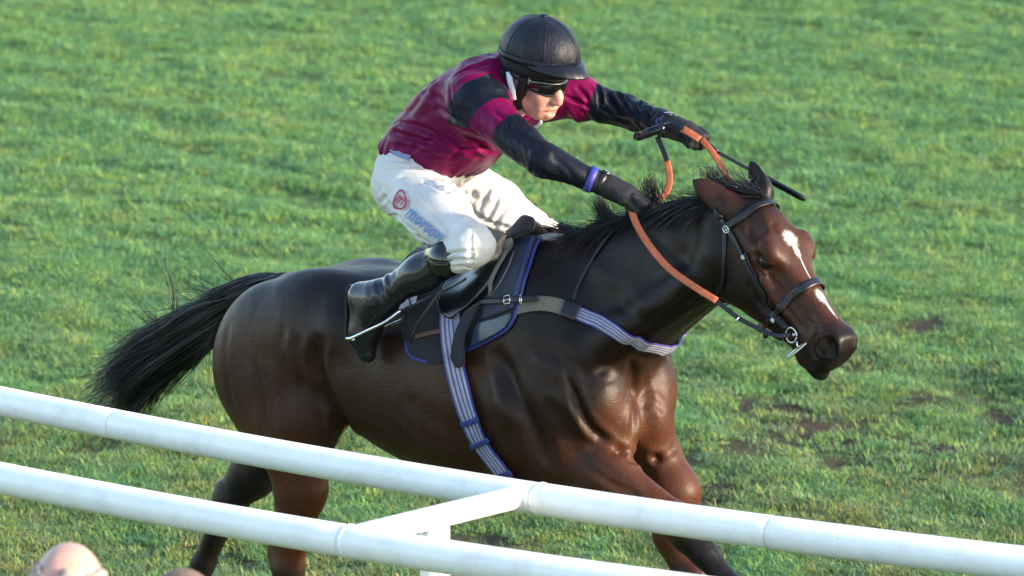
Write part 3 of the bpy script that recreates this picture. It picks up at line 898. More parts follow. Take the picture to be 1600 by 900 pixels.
# mane: short, blown up and back along the crest
mane = []
crest = [nk(s, 0, z) for s, z in ((0.02, 0.272), (0.15, 0.272), (0.27, 0.255), (0.43, 0.23), (0.53, 0.205), (0.68, 0.165), (0.79, 0.115))]
CR = resample(crest, 60)
clump = r.uniform(0, 1, 40)
for i in range(4600):
    t = r.uniform(0, 59); k = int(t)
    a = CR[k] + (CR[min(k + 1, 59)] - CR[k]) * (t - k)
    cl = clump[int(t / 59 * 39)]
    L = r.uniform(0.055, 0.105) * (0.8 + 0.6 * cl)
    side = r.normal() * 0.35 - 0.30
    back = np.array([-0.8, 0, 0.10]); up = np.array([0.1, 0, 0.60 if r.random() < 0.10 + 0.2 * (cl > 0.75) else 0.15])
    d = back * r.uniform(0.5, 1.1) + up * r.uniform(0.4, 1.0) + np.array([0, side, 0])
    q = np.linspace(0, 1, 8)[:, None]
    P = a + np.array([0, r.normal() * 0.012, -0.012]) + d * L * q + np.array([0, -0.25, -0.75]) * (q ** 2) * L * r.uniform(0.3, 1.2)
    mane.append(P)
# tufts standing up in front of the withers
for px, py, n_, tip in ((960, 355, 130, (938, 312)), (905, 368, 90, (872, 355)), (1003, 330, 80, (985, 300)), (1025, 318, 60, (1018, 280)), (1130, 300, 60, (1110, 268))):
    for i in range(n_):
        a = at(px + r.normal() * 10, py + r.normal() * 4, r.normal() * 0.01); e = at(tip[0] + r.normal() * 9, tip[1] + r.normal() * 8, r.normal() * 0.02)
        q = np.linspace(0, 1, 8)[:, None]
        mane.append(a + (e - a) * q + np.array([-0.02, 0, 0.01]) * np.sin(q * 3.1) * r.uniform(-0.5, 1.5))
V, F = strands(mane, 0.0016, 0.0004, 2)
hobj('mane', V, F, m_hair, horse)
fore = []
for i in range(520):
    a = at(r.uniform(1140, 1196), r.uniform(300, 318), r.uniform(-0.02, 0.025))
    L = r.uniform(0.06, 0.13)
    d = np.array([-0.75, -0.1 + 0.25 * r.normal(), 0.30 + 0.25 * r.normal()])
    q = np.linspace(0, 1, 9)[:, None]
    fore.append(a + d * L * q + np.array([-0.3, 0, -0.35]) * q ** 2 * L * r.uniform(0, 1.2))
for i in range(26):
    a = at(r.uniform(1112, 1150), r.uniform(292, 300), 0.0); e = at(r.uniform(1078, 1150), r.uniform(262, 280), r.normal() * 0.03)
    q = np.linspace(0, 1, 10)[:, None]
    fore.append(a + (e - a) * q + np.array([0.0, 0, 0.035]) * np.sin(q * 3.1) * r.uniform(0, 1.2))
V, F = strands(fore, 0.0015, 0.0004, 4)
hobj('forelock', V, F, m_hair, horse)

# ================================================================== TACK
def strap(name, P, width, thick, mat, parent, field=H, off=0.002, n=40, fit=True, up=None, smooth=True):
    """flat strap laid along a surface; UV x along, y across"""
    P = resample(P, n)
    if fit:
        P = field.project(P, off + thick / 2)
        for _ in range(2):
            P[1:-1] = P[1:-1] * 0.5 + (P[:-2] + P[2:]) * 0.25
        Nn = field.grad(P, 0.01)
    else:
        Nn = np.tile(np.asarray(up, float), (n, 1)) if np.ndim(up) == 1 else np.asarray(up)
    T = np.gradient(P, axis=0); T /= np.linalg.norm(T, axis=1, keepdims=True)
    Nn = Nn - T * (Nn * T).sum(1, keepdims=True); Nn /= np.linalg.norm(Nn, axis=1, keepdims=True)
    B = np.cross(T, Nn)
    width = np.broadcast_to(np.asarray(width, float), (n,))
    m = 7
    prof = [(-1, 0.3)] + [(-0.94 + 1.88 * i / (m - 3), 1.0) for i in range(m - 2)] + [(1, 0.3), (1, -0.6), (-1, -0.6)]
    pr = np.array(prof); K = len(prof)
    mid = np.repeat(P[:, None], K, 1) + B[:, None] * (pr[None, :, 0, None] * width[:, None, None] / 2)
    if fit:   # let the width follow the surface as well
        flat = mid.reshape(-1, 3)
        val = field.value(flat); g = field.grad(flat, 0.01)
        flat = flat - g * np.clip(val - off - thick / 2, -0.03, 0.03)[:, None]
        mid = flat.reshape(n, K, 3)
    V = (mid + Nn[:, None] * (pr[None, :, 1, None] * thick / 2)).reshape(-1, 3)
    F = [(i * K + j, (i + 1) * K + j, (i + 1) * K + (j + 1) % K, i * K + (j + 1) % K) for i in range(n - 1) for j in range(K)]
    F += [tuple(range(K)), tuple((n - 1) * K + j for j in range(K))[::-1]]
    o = hobj(name, V, F, mat, parent, smooth)
    uv = o.data.uv_layers.new(name='UVMap')
    L = np.r_[0, np.cumsum(np.linalg.norm(np.diff(P, axis=0), axis=1))]
    for lp in o.data.loops:
        i, j = divmod(lp.vertex_index, K)
        uv.data[lp.index].uv = (L[i], pr[j, 0] * 0.5 + 0.5)
    return o
def coons(top, bottom, left, right, nu=22, nv=18):
    """pixel-free Coons patch of four 3D border curves (top/bottom run left->right, left/right run top->bottom)"""
    t, b_, l, r_ = resample(top, nu), resample(bottom, nu), resample(left, nv), resample(right, nv)
    u = np.linspace(0, 1, nu)[None, :, None]; v_ = np.linspace(0, 1, nv)[:, None, None]
    S = (1 - v_) * t[None] + v_ * b_[None] + (1 - u) * l[:, None] + u * r_[:, None]
    S -= (1 - u) * (1 - v_) * t[0] + u * (1 - v_) * t[-1] + (1 - u) * v_ * b_[0] + u * v_ * b_[-1]
    return S
def slab(name, S, thick, mat, parent, field=H, off=0.004, fit=True, fold=0.0, seed=0, mirror=False):
    """cloth or leather sheet from a patch of points, fitted to the surface, with real thickness"""
    nv, nu, _ = S.shape
    P = S.reshape(-1, 3)
    if fit: P = field.project(P, off)
    Nn = field.grad(P, 0.012)
    if fold: P = P + Nn * (fold * (0.6 + vnoise(P, 38, seed)))[:, None]
    A_, B_ = P + Nn * thick, P
    if mirror: A_, B_ = A_ * [1, -1, 1], B_ * [1, -1, 1]
    V = np.vstack([A_, B_]); n = nu * nv
    F = []
    for i in range(nv - 1):
        for j in range(nu - 1):
            a = i * nu + j
            F.append((a, a + nu, a + nu + 1, a + 1)); F.append((n + a, n + a + 1, n + a + nu + 1, n + a + nu))
    ring = [j for j in range(nu)] + [i * nu + nu - 1 for i in range(1, nv)] + [(nv - 1) * nu + j for j in range(nu - 2, -1, -1)] + [i * nu for i in range(nv - 2, 0, -1)]
    for a, c in zip(ring, ring[1:] + ring[:1]): F.append((a, c, n + c, n + a))
    o = hobj(name, V, F, mat, parent)
    return o, (P + Nn * thick * 0.5).reshape(nv, nu, 3)

m_leather = simple('black_leather', (0.007, 0.007, 0.010), 0.36, 0.4, 0.3, 60, 0.15, 300)
m_gloss = simple('polished_black_leather', (0.008, 0.008, 0.011), 0.17, 0.6, 0.3, 40, 0.08, 180)
m_metal = simple('steel', (0.62, 0.62, 0.62), 0.22, 0.5, 0.1, 30, Metallic=1.0)
m_rubber = simple('orange_rubber', (0.40, 0.105, 0.045), 0.6, 0.35, 0.18, 60, 0.5, 420)
m_brown = simple('brown_leather', (0.085, 0.035, 0.022), 0.5, 0.4, 0.25, 50, 0.2, 200)
m_navy = simple('black_cloth', (0.010, 0.011, 0.017), 0.8, 0.25, 0.3, 30, 0.4, 260, **{'Sheen_Weight': 0.15})
m_slate = simple('slate_pad', (0.034, 0.043, 0.062), 0.75, 0.3, 0.15, 60, 0.5, 500)
m_blue = simple('blue_binding', (0.022, 0.036, 0.17), 0.55, 0.4, 0.2, 80, 0.3, 500)
m_quilt = simple('blue_quilted_satin', (0.020, 0.038, 0.075), 0.3, 0.5, 0.35, 16, 0.6, 26, (1.4, 1, 0.4))
m_olive = simple('olive_webbing', (0.13, 0.125, 0.10), 0.8, 0.25, 0.2, 90, 0.5, 500)
m_white = simple('white_label', (0.62, 0.63, 0.66), 0.6, 0.3, 0.1, 40)
def stripe_mat(name, cols):
    m, nt, b = node_mat(name, 0.7, 0.3)
    uvn = N(nt, 'ShaderNodeUVMap', uv_map='UVMap'); sep = N(nt, 'ShaderNodeSeparateXYZ')
    nt.links.new(uvn.outputs[0], sep.inputs[0])
    r_ = nt.nodes.new('ShaderNodeValToRGB'); r_.color_ramp.interpolation = 'CONSTANT'
    e = r_.color_ramp.elements
    while len(e) < len(cols): e.new(0.5)
    for el, (p, c) in zip(e, cols): el.position = p; el.color = (*c, 1)
    nt.links.new(sep.outputs[1], r_.inputs[0])
    rib = N(nt, 'ShaderNodeTexWave'); rib.inputs['Scale'].default_value = 90; rib.inputs['Distortion'].default_value = 0.6
    nt.links.new(uvn.outputs[0], rib.inputs[0])
    dirt = noise(nt, coords(nt), 30, 5)
    nt.links.new(mixc(nt, 1.0, r_.outputs[0], ramp(nt, dirt, [(0.3, (0.78,) * 3), (0.7, (1.1,) * 3)]), 'MULTIPLY'), b.inputs['Base Color'])
    bump(nt, b, rib.outputs[1], 0.35, 0.002)
    return m
PURP, PALE, GREY = (0.036, 0.036, 0.19), (0.30, 0.31, 0.40), (0.17, 0.16, 0.18)
cols = [(0.0, PURP), (0.09, PALE), (0.20, GREY), (0.24, PURP), (0.29, PALE), (0.44, PURP), (0.50, PALE), (0.62, GREY), (0.67, PURP), (0.73, PALE), (0.84, GREY), (0.91, PURP)]
m_stripe = stripe_mat('striped_elastic', cols)

def ringobj(name, c, r, w, e1, e2, mat, parent, r2=None, n=28):
    a = np.linspace(0, 2 * math.pi, n + 1)
    P = np.asarray(c) + np.outer(np.cos(a) * r, e1) + np.outer(np.sin(a) * (r2 or r), e2)
    V, F = sweep(P, w, 8, np.cross(e1, e2))
    return hobj(name, V, F, mat, parent)
def buckle(name, c, T, Nn, w, h, mat, parent, bar=0.0018):
    T = T / np.linalg.norm(T); Nn = Nn / np.linalg.norm(Nn); B = np.cross(T, Nn)
    c = np.asarray(c)
    P = [c + T * x * w / 2 + B * y * h / 2 for x, y in ((-1, -1), (1, -1), (1, 1), (-1, 1), (-1, -1))]
    parts = [sweep([p, q], bar, 8, Nn) for p, q in zip(P[:-1], P[1:])]
    parts.append(sweep([c - T * w / 2, c + T * w * 0.45], bar * 0.8, 6, Nn))
    V, F = merge(parts)
    return hobj(name, V, F, mat, parent)

# ---- bridle
bridle = hroot('bridle', hd(0.1, 0, 0))
tag(bridle, 'black leather bridle with steel bit rings and orange rubber reins on the horse head', 'bridle')
hs = lambda *p: cam_cast(H, p)
# browband: from the near cheek buckle over the forehead to the far side
bb = hs((1138, 354), (1150, 345), (1167, 334), (1185, 322), (1200, 318), (1212, 317))
e = bb[-1]
q = [(float((p - HO) @ HX), float((p - HO) @ HY), float((p - HO) @ HZ)) for p in bb]
bbP = list(bb) + [hd(q[2][0], 0.08, q[2][2] + 0.0), hd(q[0][0], abs(q[0][1]), q[0][2])]
strap('browband', bbP, 0.021, 0.005, m_leather, bridle, n=44)
# headpiece and cheekpieces
ck = hs((1128, 342), (1133, 352), (1138, 360), (1146, 370), (1158, 394), (1172, 424), (1188, 453), (1202, 482), (1214, 500), (1230, 514))
cq = [(float((p - HO) @ HX), float((p - HO) @ HY), float((p - HO) @ HZ)) for p in ck]
strap('cheekpiece', ck, 0.016, 0.005, m_leather, bridle, n=44)
strap('cheekpiece', [hd(a, abs(y_), z_) for a, y_, z_ in cq], 0.016, 0.005, m_leather, bridle, n=44)
strap('cheek_strap', [hd(a + 0.012, y_, z_ + 0.013) for a, y_, z_ in cq[4:]], 0.008, 0.004, m_leather, bridle, n=30)
hp0 = hd(cq[0][0], cq[0][1], cq[0][2])
strap('headpiece', [hp0, hd(-0.005, -0.085, -0.10), hd(-0.045, -0.04, -0.05), hd(-0.055, 0, -0.035), hd(-0.045, 0.04, -0.05), hd(-0.005, 0.085, -0.10), hd(cq[0][0], -cq[0][1], cq[0][2])], 0.020, 0.005, m_leather, bridle, n=30)
tl = hs((1132, 358), (1133, 385), (1131, 420), (1127, 450))
tq = [(float((p - HO) @ HX), float((p - HO) @ HY), float((p - HO) @ HZ)) for p in tl]
strap('throatlash', list(tl) + [hd(0.13, -0.03, -0.315), hd(0.13, 0.03, -0.315)] + [hd(a, abs(y_), z_) for a, y_, z_ in tq[::-1]], 0.011, 0.004, m_leather, bridle, n=50)
nb = hs((1218, 484), (1228, 472), (1240, 461), (1256, 449), (1270, 442), (1281, 442))
nq = [(float((p - HO) @ HX), float((p - HO) @ HY), float((p - HO) @ HZ)) for p in nb]
strap('noseband', list(nb) + [hd(a, abs(y_), z_) for a, y_, z_ in nq[3::-1]], 0.025, 0.005, m_leather, bridle, n=44)
bk = hs((1208, 494), (1198, 506))
strap('noseband_strap', [nb[0], bk[0], bk[1], hd(0.34, 0, -0.27)], 0.018, 0.005, m_leather, bridle, n=20)
# buckles and keepers
for (px, py), sz in (((1136, 359), 0.020), ((1163, 402), 0.011), ((1209, 499), 0.012)):
    c = hs((px, py))[0]; nn = H.grad(c[None], 0.01)[0]
    T = ck[5] - ck[4]
    buckle('buckle', c + nn * 0.007, T, nn, sz, sz * 0.8, m_metal, bridle, 0.0022)
# bit
rc = hs((1240, 523))[0] + np.array([0, -0.004, 0])
e1 = HX * 0.8 + HZ * 0.6; e2 = HZ * 0.8 - HX * 0.6
for sg in (1, -1):
    c = rc if sg == 1 else rc - HY * ((rc - HO) @ HY) * 2
    ringobj('bit_ring', c - HY * 0.006 * sg, 0.0225, 0.0030, e1, e2, m_metal, bridle)
V, F = sweep([rc, rc - HY * ((rc - HO) @ HY) * 2], 0.006, 10)
hobj('bit_mouthpiece', V, F, m_metal, bridle)
c2 = (at(1229, 559, -0.13) + at(1259, 537, -0.13)) / 2
a2 = at(1259, 537, -0.13) - at(1229, 559, -0.13)
ringobj('bit_cheek_loop', c2, np.linalg.norm(a2) / 2, 0.0028, a2 / np.linalg.norm(a2), np.array([0.0, 0.8, 0.6]), m_metal, bridle, r2=0.012)
V, F = sweep([at(1245, 533, -0.13), at(1247, 548, -0.13)], 0.003, 8)
hobj('bit_link', V, F, m_metal, bridle)
kb = hs((1188, 510), (1200, 521), (1222, 527))
strap('curb_strap', kb, 0.017, 0.007, m_leather, bridle, n=12)
V, F = ball(at(1189, 512, -0.11), (0.009, 0.012, 0.017), None, 12, 8)
hobj('rein_stop', V, F, m_brown, bridle)
V, F = ball(at(1196, 524, -0.11), (0.008, 0.011, 0.010), None, 12, 8)
hobj('rein_stop', V, F, m_leather, bridle)
# reins
Yr = -0.165
def rein(name, pts, w, th, mat, up=(0.35, -0.85, 0.35), n=36):
    return strap(name, pts, w, th, mat, bridle, fit=False, up=np.array(up), n=n, smooth=True)
nr = [at(986, 322, -0.135), at(992, 345, -0.15), at(1012, 380, -0.17), at(1044, 418, -0.175), at(1085, 448, -0.175), at(1120, 470, -0.170)]
rein('rein_grip', nr, 0.021, 0.006, m_rubber)
rein('rein', [at(1118, 469, -0.170), at(1150, 494, -0.16), at(1180, 511, -0.15), at(1212, 524, -0.142), at(1234, 524, -0.138)], 0.014, 0.004, m_leather)
ringobj('rein_ring', at(1151, 500, -0.162), 0.009, 0.0022, np.array([0.6, 0, 0.8]), np.array([0.3, -0.9, -0.2]), m_metal, bridle)
rein('rein_grip', [at(1092, 214, 0.15), at(1112, 236, 0.145), at(1126, 258, 0.14), at(1138, 280, 0.13), at(1146, 300, 0.125), at(1160, 340, 0.13), at(1180, 400, 0.14)], 0.019, 0.006, m_rubber, (0.55, -0.8, 0.1))
rein('rein', [at(1180, 400, 0.14), hd(0.40, 0.10, -0.20), hd(0.47, 0.07, -0.125)], 0.014, 0.004, m_leather)
rein('rein_grip', [at(1066, 201, 0.10), at(1078, 208, 0.098), at(1093, 218, 0.10)], 0.022, 0.006, m_rubber, (0.2, -0.75, 0.6), n=10)
rein('rein', [at(1026, 206, 0.105), at(1036, 196, 0.10), at(1050, 192, 0.098), at(1062, 197, 0.098), at(1070, 203, 0.10)], 0.012, 0.004, m_leather, (0.2, -0.6, 0.75), n=18)
rein('rein', [at(1027, 214, 0.10), at(1034, 230, 0.095), at(1040, 245, 0.09), at(1043, 256, 0.085)], 0.016, 0.004, m_leather, n=14)
rein('rein_grip', [at(1042, 252, 0.085), at(1046, 272, 0.075), at(1045, 290, 0.06), at(1036, 306, 0.04), at(1018, 316, 0.0), at(996, 320, -0.07), at(986, 324, -0.12)], 0.020, 0.006, m_rubber, n=30)
rein('rein_buckle', [at(993, 214, 0.10), at(1003, 213, 0.10), at(1013, 208, 0.10), at(1030, 202, 0.10), at(1038, 198, 0.10)], np.array([0.020, 0.024, 0.018, 0.026, 0.028, 0.024, 0.028, 0.026, 0.02]), 0.020, m_gloss, (0.2, -0.8, 0.5), n=9)

# ---- saddle cloth
cloth = hroot('saddle_cloth', (0, 0, 1.40))
tag(cloth, 'black saddle cloth with slate front pad and blue edging on the horse back', 'saddle cloth')
def cc(*pts, off=0.0): return cam_cast(H, pts, off)
ridge = lambda a, b_: [H.project(np.array([[x, -0.015, 1.6]]))[0] for x in np.linspace(a, b_, 6)]
C_right = cc((846, 374), (834, 400), (822, 435), (814, 468), (806, 496))
C_left = cc((668, 412), (640, 445), (629, 478), (633, 520), (640, 548))
C_bot = cc((640, 548), (652, 560), (690, 566), (732, 547), (772, 528), (795, 513), (806, 496))
C_top = [C_left[0]] + ridge(-0.27, 0.13)[1:-1] + [C_right[0]]
S = coons(C_top, C_bot, C_left, C_right, 34, 26)
for mir in (False, True):
    o, P = slab('cloth_side', S, 0.006, m_navy, cloth, off=0.003, fold=0.002, mirror=mir)
    k_ = P.shape[1] * 5 // 9
    for B, mt_ in ((np.vstack([P[:, 0], P[-1, 1:k_]]), m_navy), (np.vstack([P[-1, k_ - 1:], P[-2::-1, -1]]), m_blue), (np.vstack([P[-3:, 0], P[-1, 1:8]]) + [0, -0.003, -0.002], m_blue)):
        B = B * [1, -1, 1] if mir else B
        V, F = sweep(B, 0.0065, 8, r2=0.0045)
        hobj('edge_binding', V, F, mt_, cloth)
sp_r = cc((842, 376), (832, 400), (820, 435), (812, 468), (806, 482))
sp_l = cc((802, 384), (790, 405), (775, 440), (762, 470), (757, 500))
S2 = coons([sp_l[0], (sp_l[0] + sp_r[0]) / 2 + [0, 0, 0.01], sp_r[0]], cc((757, 503), (780, 496), (804, 487)), sp_l, sp_r, 14, 20)
o, P = slab('front_pad', S2, 0.006, m_slate, cloth, off=0.011)
V, F = sweep(P[:, -2] + [0, -0.002, 0.0], 0.006, 8, r2=0.004)
hobj('edge_binding', V, F, m_blue, cloth)
S3 = coons(cc((755, 504), (780, 497), (803, 489)), cc((738, 543), (772, 527), (794, 512)), cc((755, 504), (745, 522), (738, 543)), cc((803, 489), (801, 501), (794, 512)), 18, 12)
slab('quilted_panel', S3, 0.006, m_quilt, cloth, off=0.011, fold=0.003, seed=4)
S4 = coons(cc((630, 470), (647, 463), (662, 458)), cc((633, 494), (646, 488), (658, 484)), cc((630, 470), (632, 482), (633, 494)), cc((662, 458), (660, 471), (658, 484)), 8, 8)
o, P = slab('white_label', S4, 0.003, m_white, cloth, off=0.026)
strap('label_strap', cc((636, 458), (646, 470), (652, 486)), 0.005, 0.003, m_leather, cloth, off=0.030, n=10)
strap('strap_end', cc((652, 529), (665, 525), (680, 522), (698, 518)), np.r_[0.006, np.full(13, 0.016)], 0.004, m_brown, cloth, off=0.014, n=14)

# ---- girth
girth = hroot('girth', (0.05, 0, 0.8))
tag(girth, 'blue and white striped elastic girth running down behind the horse elbow', 'girth')
gp = cam_cast(H, [(708, 470), (706, 500), (709, 540), (718, 590), (735, 645), (757, 692), (793, 742)])
u_end = gp[-1][0]
gl = list(gp) + [np.array([u_end + 0.03, 0.0, 0.78])] + [p * [1, -1, 1] for p in gp[::-1]]
strap('girth_band', gl, 0.072, 0.006, m_stripe, girth, off=0.014, n=110)
strap('girth_band', [p + [0.035, 0, 0] for p in gp[:3]], 0.03, 0.005, m_stripe, girth, off=0.016, n=18)
for a, w in (((741, 657), 0.018), ((756, 690), 0.016), ((790, 738), 0.02)):
    c = cam_cast(H, [(a[0] - 15, a[1] + 4), a, (a[0] + 16, a[1] - 6)], 0.0)
    strap('keeper', c, w, 0.006, m_blue, girth, off=0.020, n=10)

# ---- breast girth
breast = hroot('breast_girth', (0.55, 0, 1.3))
tag(breast, 'striped blue and olive breast girth across the horse chest', 'breast girth')
b1 = cam_cast(H, [(806, 481), (835, 475), (865, 477), (893, 486)])
strap('webbing', b1, 0.048, 0.005, m_olive, breast, off=0.004, n=24)
b2 = cam_cast(H, [(888, 485), (905, 491), (935, 503), (965, 519), (1000, 535), (1020, 541), (1033, 543)])
far = [np.array([0.585, 0.03, b2[-1][2] - 0.02])] + [p * [1, -1, 1] - [0, 0, dz] for p, dz in zip(b2[-3::-1], (0.10, 0.09, 0.07, 0.04, 0.0))] + [p * [1, -1, 1] for p in b1[::-1]]
strap('elastic_band', list(b2) + far, 0.046, 0.006, m_stripe, breast, off=0.004, n=80)
strap('leather_tab', cam_cast(H, [(880, 482), (893, 486), (905, 491)]), 0.056, 0.006, m_leather, breast, off=0.011, n=10)
strap('buckle_strap', cam_cast(H, [(738, 480), (765, 474), (795, 472), (822, 470), (846, 470)]), np.r_[np.full(23, 0.019), 0.010], 0.005, m_leather, breast, off=0.020, n=24)
for px in (800, 820):
    c = cam_cast(H, [(px, 471)])[0]; nn = H.grad(c[None], 0.01)[0]
    buckle('buckle', c + nn * 0.028, b1[1] - b1[0], nn, 0.021 if px == 800 else 0.006, 0.025, m_metal, breast, 0.002)
ns = cam_cast(H, [(896, 472), (900, 455), (915, 425), (935, 392), (958, 362), (978, 338)])
strap('neck_strap', list(ns) + [H.project(np.array([[0.42, 0, 1.72]]))[0]] + [p * [1, -1, 1] for p in ns[::-1]], 0.010, 0.004, m_leather, breast, off=0.002, n=60)

# ---- saddle
saddle = hroot('saddle', (-0.05, 0, 1.55))
tag(saddle, 'small black racing saddle with glossy flap under the rider', 'saddle')
def seat_patch():
    xs_, ys_ = np.linspace(-0.36, 0.06, 16), np.linspace(-0.16, 0.16, 17)
    S = np.zeros((16, 17, 3))
    for i, x in enumerate(xs_):
        for j, y_ in enumerate(ys_):
            S[i, j] = (x, y_, 1.62)
    P = H.cast(S.reshape(-1, 3), np.tile([0, 0, -1.0], (16 * 17, 1)), 0.012, 0.5).reshape(16, 17, 3)
    t = (xs_ + 0.36) / 0.42
    lift = 0.012 + 0.030 * np.clip(t - 0.72, 0, 1) / 0.28 + 0.04 * np.clip(0.25 - t, 0, 1) / 0.25
    P[:, :, 2] += lift[:, None] * (1 - (ys_ / 0.17)[None] ** 2).clip(0, 1)
    return P
o, P = slab('seat', seat_patch().transpose(1, 0, 2), 0.012, m_leather, saddle, fit=False)
fl_t = [(762, 402), (782, 385), (800, 376), (815, 378)]
fl_b = [(699, 494), (706, 501), (714, 504), (722, 498)]
fl_l = [(762, 402), (735, 427), (708, 450), (697, 468), (699, 494)]
fl_r = [(815, 378), (804, 402), (785, 440), (758, 472), (722, 498)]
S5 = coons(cc(*fl_t), cc(*fl_b), cc(*fl_l), cc(*fl_r), 18, 26)
for mir in (False, True):
    o, P = slab('flap', S5, 0.007, m_gloss, saddle, off=0.030, fold=0.002, mirror=mir)
    if not mir:
        V, F = sweep(np.vstack([P[:, 0]]), 0.005, 8); hobj('flap_edge', V, F, m_leather, saddle)
V, F = sweep(cam_cast(H, [(797, 381), (788, 398), (775, 420), (766, 440), (766, 462)], 0.043), 0.004, 8, r2=0.008)
m_grey_edge = simple('worn_grey_leather', (0.095, 0.085, 0.082), 0.5, 0.4, 0.3, 60, 0.2, 200)
hobj('flap_piping', V, F, m_grey_edge, saddle)
V, F = sweep(cam_cast(H, [(803, 392), (795, 415), (782, 440), (768, 462)], 0.043), 0.0025, 8)
hobj('flap_piping', V, F, m_grey_edge, saddle)
V, F = ball(cam_cast(H, [(793, 384)], 0.045)[0], (0.016, 0.014, 0.030), np.array([[0.86, 0, -0.5], [0, 1, 0], [0.5, 0, 0.86]]), 14, 10)
hobj('pommel', V, F, m_grey_edge, saddle)
# cloth gathered over the pommel
S6 = coons(cc((800, 374), (825, 368), (852, 366)), cc((812, 392), (828, 386), (846, 378)), cc((800, 374), (806, 384), (812, 392)), cc((852, 366), (850, 372), (846, 378)), 16, 10)
slab('pommel_cloth', S6, 0.012, m_navy, saddle, off=0.03, fold=0.008, seed=9)
S7 = coons(cc((742, 492), (752, 484), (766, 476)), cc((713, 560), (724, 575), (737, 570)), cc((742, 492), (720, 528), (713, 560)), cc((766, 476), (744, 522), (737, 570)), 12, 22)
slab('girth_guard', S7, 0.005, m_navy, saddle, off=0.034, fold=0.005, seed=2)
# stirrups: leather from under the flap, steel iron round the foot
YS = -0.315
def stirrup(sg):
    f = lambda px, py, y_: at(px, py, y_) * [1, sg, 1]
    top = f(627, 486, YS)
    L = [f(728, 436, -0.27), f(690, 456, -0.285), f(655, 473, -0.30), f(630, 485, YS)]
    strap('stirrup_leather', L, 0.016, 0.006, m_leather, saddle, fit=False, up=np.array([0.35, -0.2 * sg, 0.9]), n=20)
    t_o, t_i = f(546, 530, YS - 0.055), f(546, 530, YS + 0.055) + np.array([0.0, 0, 0])
    t_i = t_o + np.array([0.0, 0.115 * sg, 0.0])
    mo = f(600, 504, YS - 0.045); mi = mo + np.array([0, 0.095 * sg, 0])
    V, F = sweep(resample([t_i, t_i + (mi - t_i) * 0.5, mi, top + [0, 0.015 * sg, 0], top, top - [0, 0.012 * sg, 0], mo, t_o + (mo - t_o) * 0.5, t_o], 46), 0.0052, 10)
    iron = hobj('stirrup_iron', V, F, m_metal, saddle)
    V, F = sweep([t_o, (t_o + t_i) / 2, t_i], 0.006, 10, r2=0.018)
    hobj('stirrup_tread', V, F, m_metal, saddle)
stirrup(1); stirrup(-1)
strap('strap_end', [at(692, 452, -0.33), at(668, 484, -0.335), at(652, 508, -0.33), at(641, 534, -0.325)], 0.009, 0.003, m_leather, saddle, fit=False, up=np.array([0.3, -0.9, 0.3]), n=16)

# ================================================================== RIDER
rider = hroot('person', (-0.1, 0, 1.55))
tag(rider, 'jockey crouching over the saddle in maroon silks, white breeches and black helmet', 'person')
def unit(a): a = np.asarray(a, float); return a / np.linalg.norm(a)
# joints (horse frame)
PEL = np.array([-0.365, 0, 1.775]); CHE = np.array([-0.15, 0, 1.955]); NEC = np.array([0.015, 0, 2.065])
SHn, ELn, WRn, HAn = np.array([0.02, -0.175, 2.015]), at(850, 251, -0.255), at(950, 291, -0.145), at(985, 308, -0.115)
SHf, ELf, WRf, HAf = np.array([0.055, 0.175, 2.03]), at(975, 173, 0.27), at(1052, 199, 0.175), at(1090, 213, 0.15)
HIn, KNn, ANn = np.array([-0.35, -0.105, 1.735]), at(740, 386, -0.265), at(592, 465, -0.315)
HIf, KNf, ANf = np.array([-0.35, 0.105, 1.735]), at(846, 374, 0.235), np.array([-0.30, 0.31, 1.39])
# head frame: chin tucked, looking along the course
HDP, HDY = math.radians(18), math.radians(-6)
RF = np.array([math.cos(HDP) * math.cos(HDY), math.cos(HDP) * math.sin(HDY), -math.sin(HDP)])
RL = np.array([-math.sin(HDY), math.cos(HDY), 0]); RU = np.cross(RF, RL)
SK = at(842, 107, 0.0)
def rh(f, l, u): return SK + RF * f + RL * l + RU * u
RM = np.array([RF, RL, RU])

def limb(Fd, a, b_, c, ra, rb1, rb2, rc, k=0.04, flat=None):
    Fd.cone(a, b_, ra, rb1, k, flat=flat); Fd.cone(b_, c, rb2, rc, k, flat=flat)
ax_t = unit(NEC - PEL)
def torso(Fd, g=0.0):
    up = unit(np.cross(ax_t, [0, 1, 0])) * -1
    if up[2] < 0: up = -up
    o = PEL
    L = np.linalg.norm(NEC - PEL)
    Fd.loft(o, ax_t, up, [(-0.06, 0.130 + g, -0.075 - g, 0.135 + g, 0), (0.05, 0.160 + g, -0.095 - g, 0.145 + g, 0), (0.18, 0.176 + g, -0.105 - g, 0.155 + g, 0),
                          (0.30, 0.168 + g, -0.105 - g, 0.172 + g, 0), (0.42, 0.135 + g, -0.085 - g, 0.172 + g, 0), (0.50, 0.08 + g, -0.05 - g, 0.12 + g, 0)], 0.03, p=2.3)
def arms(Fd, g=0.0, w=0.0):
    for s_, e_, w_ in ((SHn, ELn, WRn), (SHf, ELf, WRf)):
        Fd.ell(s_, (0.082 + g, 0.072 + g, 0.072 + g), None, 0.06)
        limb(Fd, s_, e_, w_, 0.058 + g + w, 0.042 + g + w, 0.042 + g + w, 0.032 + g)
# ---- body (one continuous surface under the clothes)
B = Field()
torso(B, -0.012); arms(B, -0.010)
for h_, k_, a_ in ((HIn, KNn, ANn), (HIf, KNf, ANf)):
    B.cone(h_, k_ - unit(k_ - h_) * 0.03, 0.075, 0.040, 0.05); B.cone(k_ - unit(k_ - h_) * 0.03, a_, 0.040, 0.030, 0.03)
B.ell(PEL, (0.11, 0.13, 0.11), None, 0.05)
B.chain([(NEC - [0.03, 0, 0.02], 0.065), (rh(-0.035, 0, -0.10), 0.056), (rh(-0.02, 0, -0.04), 0.06)], 0.03)
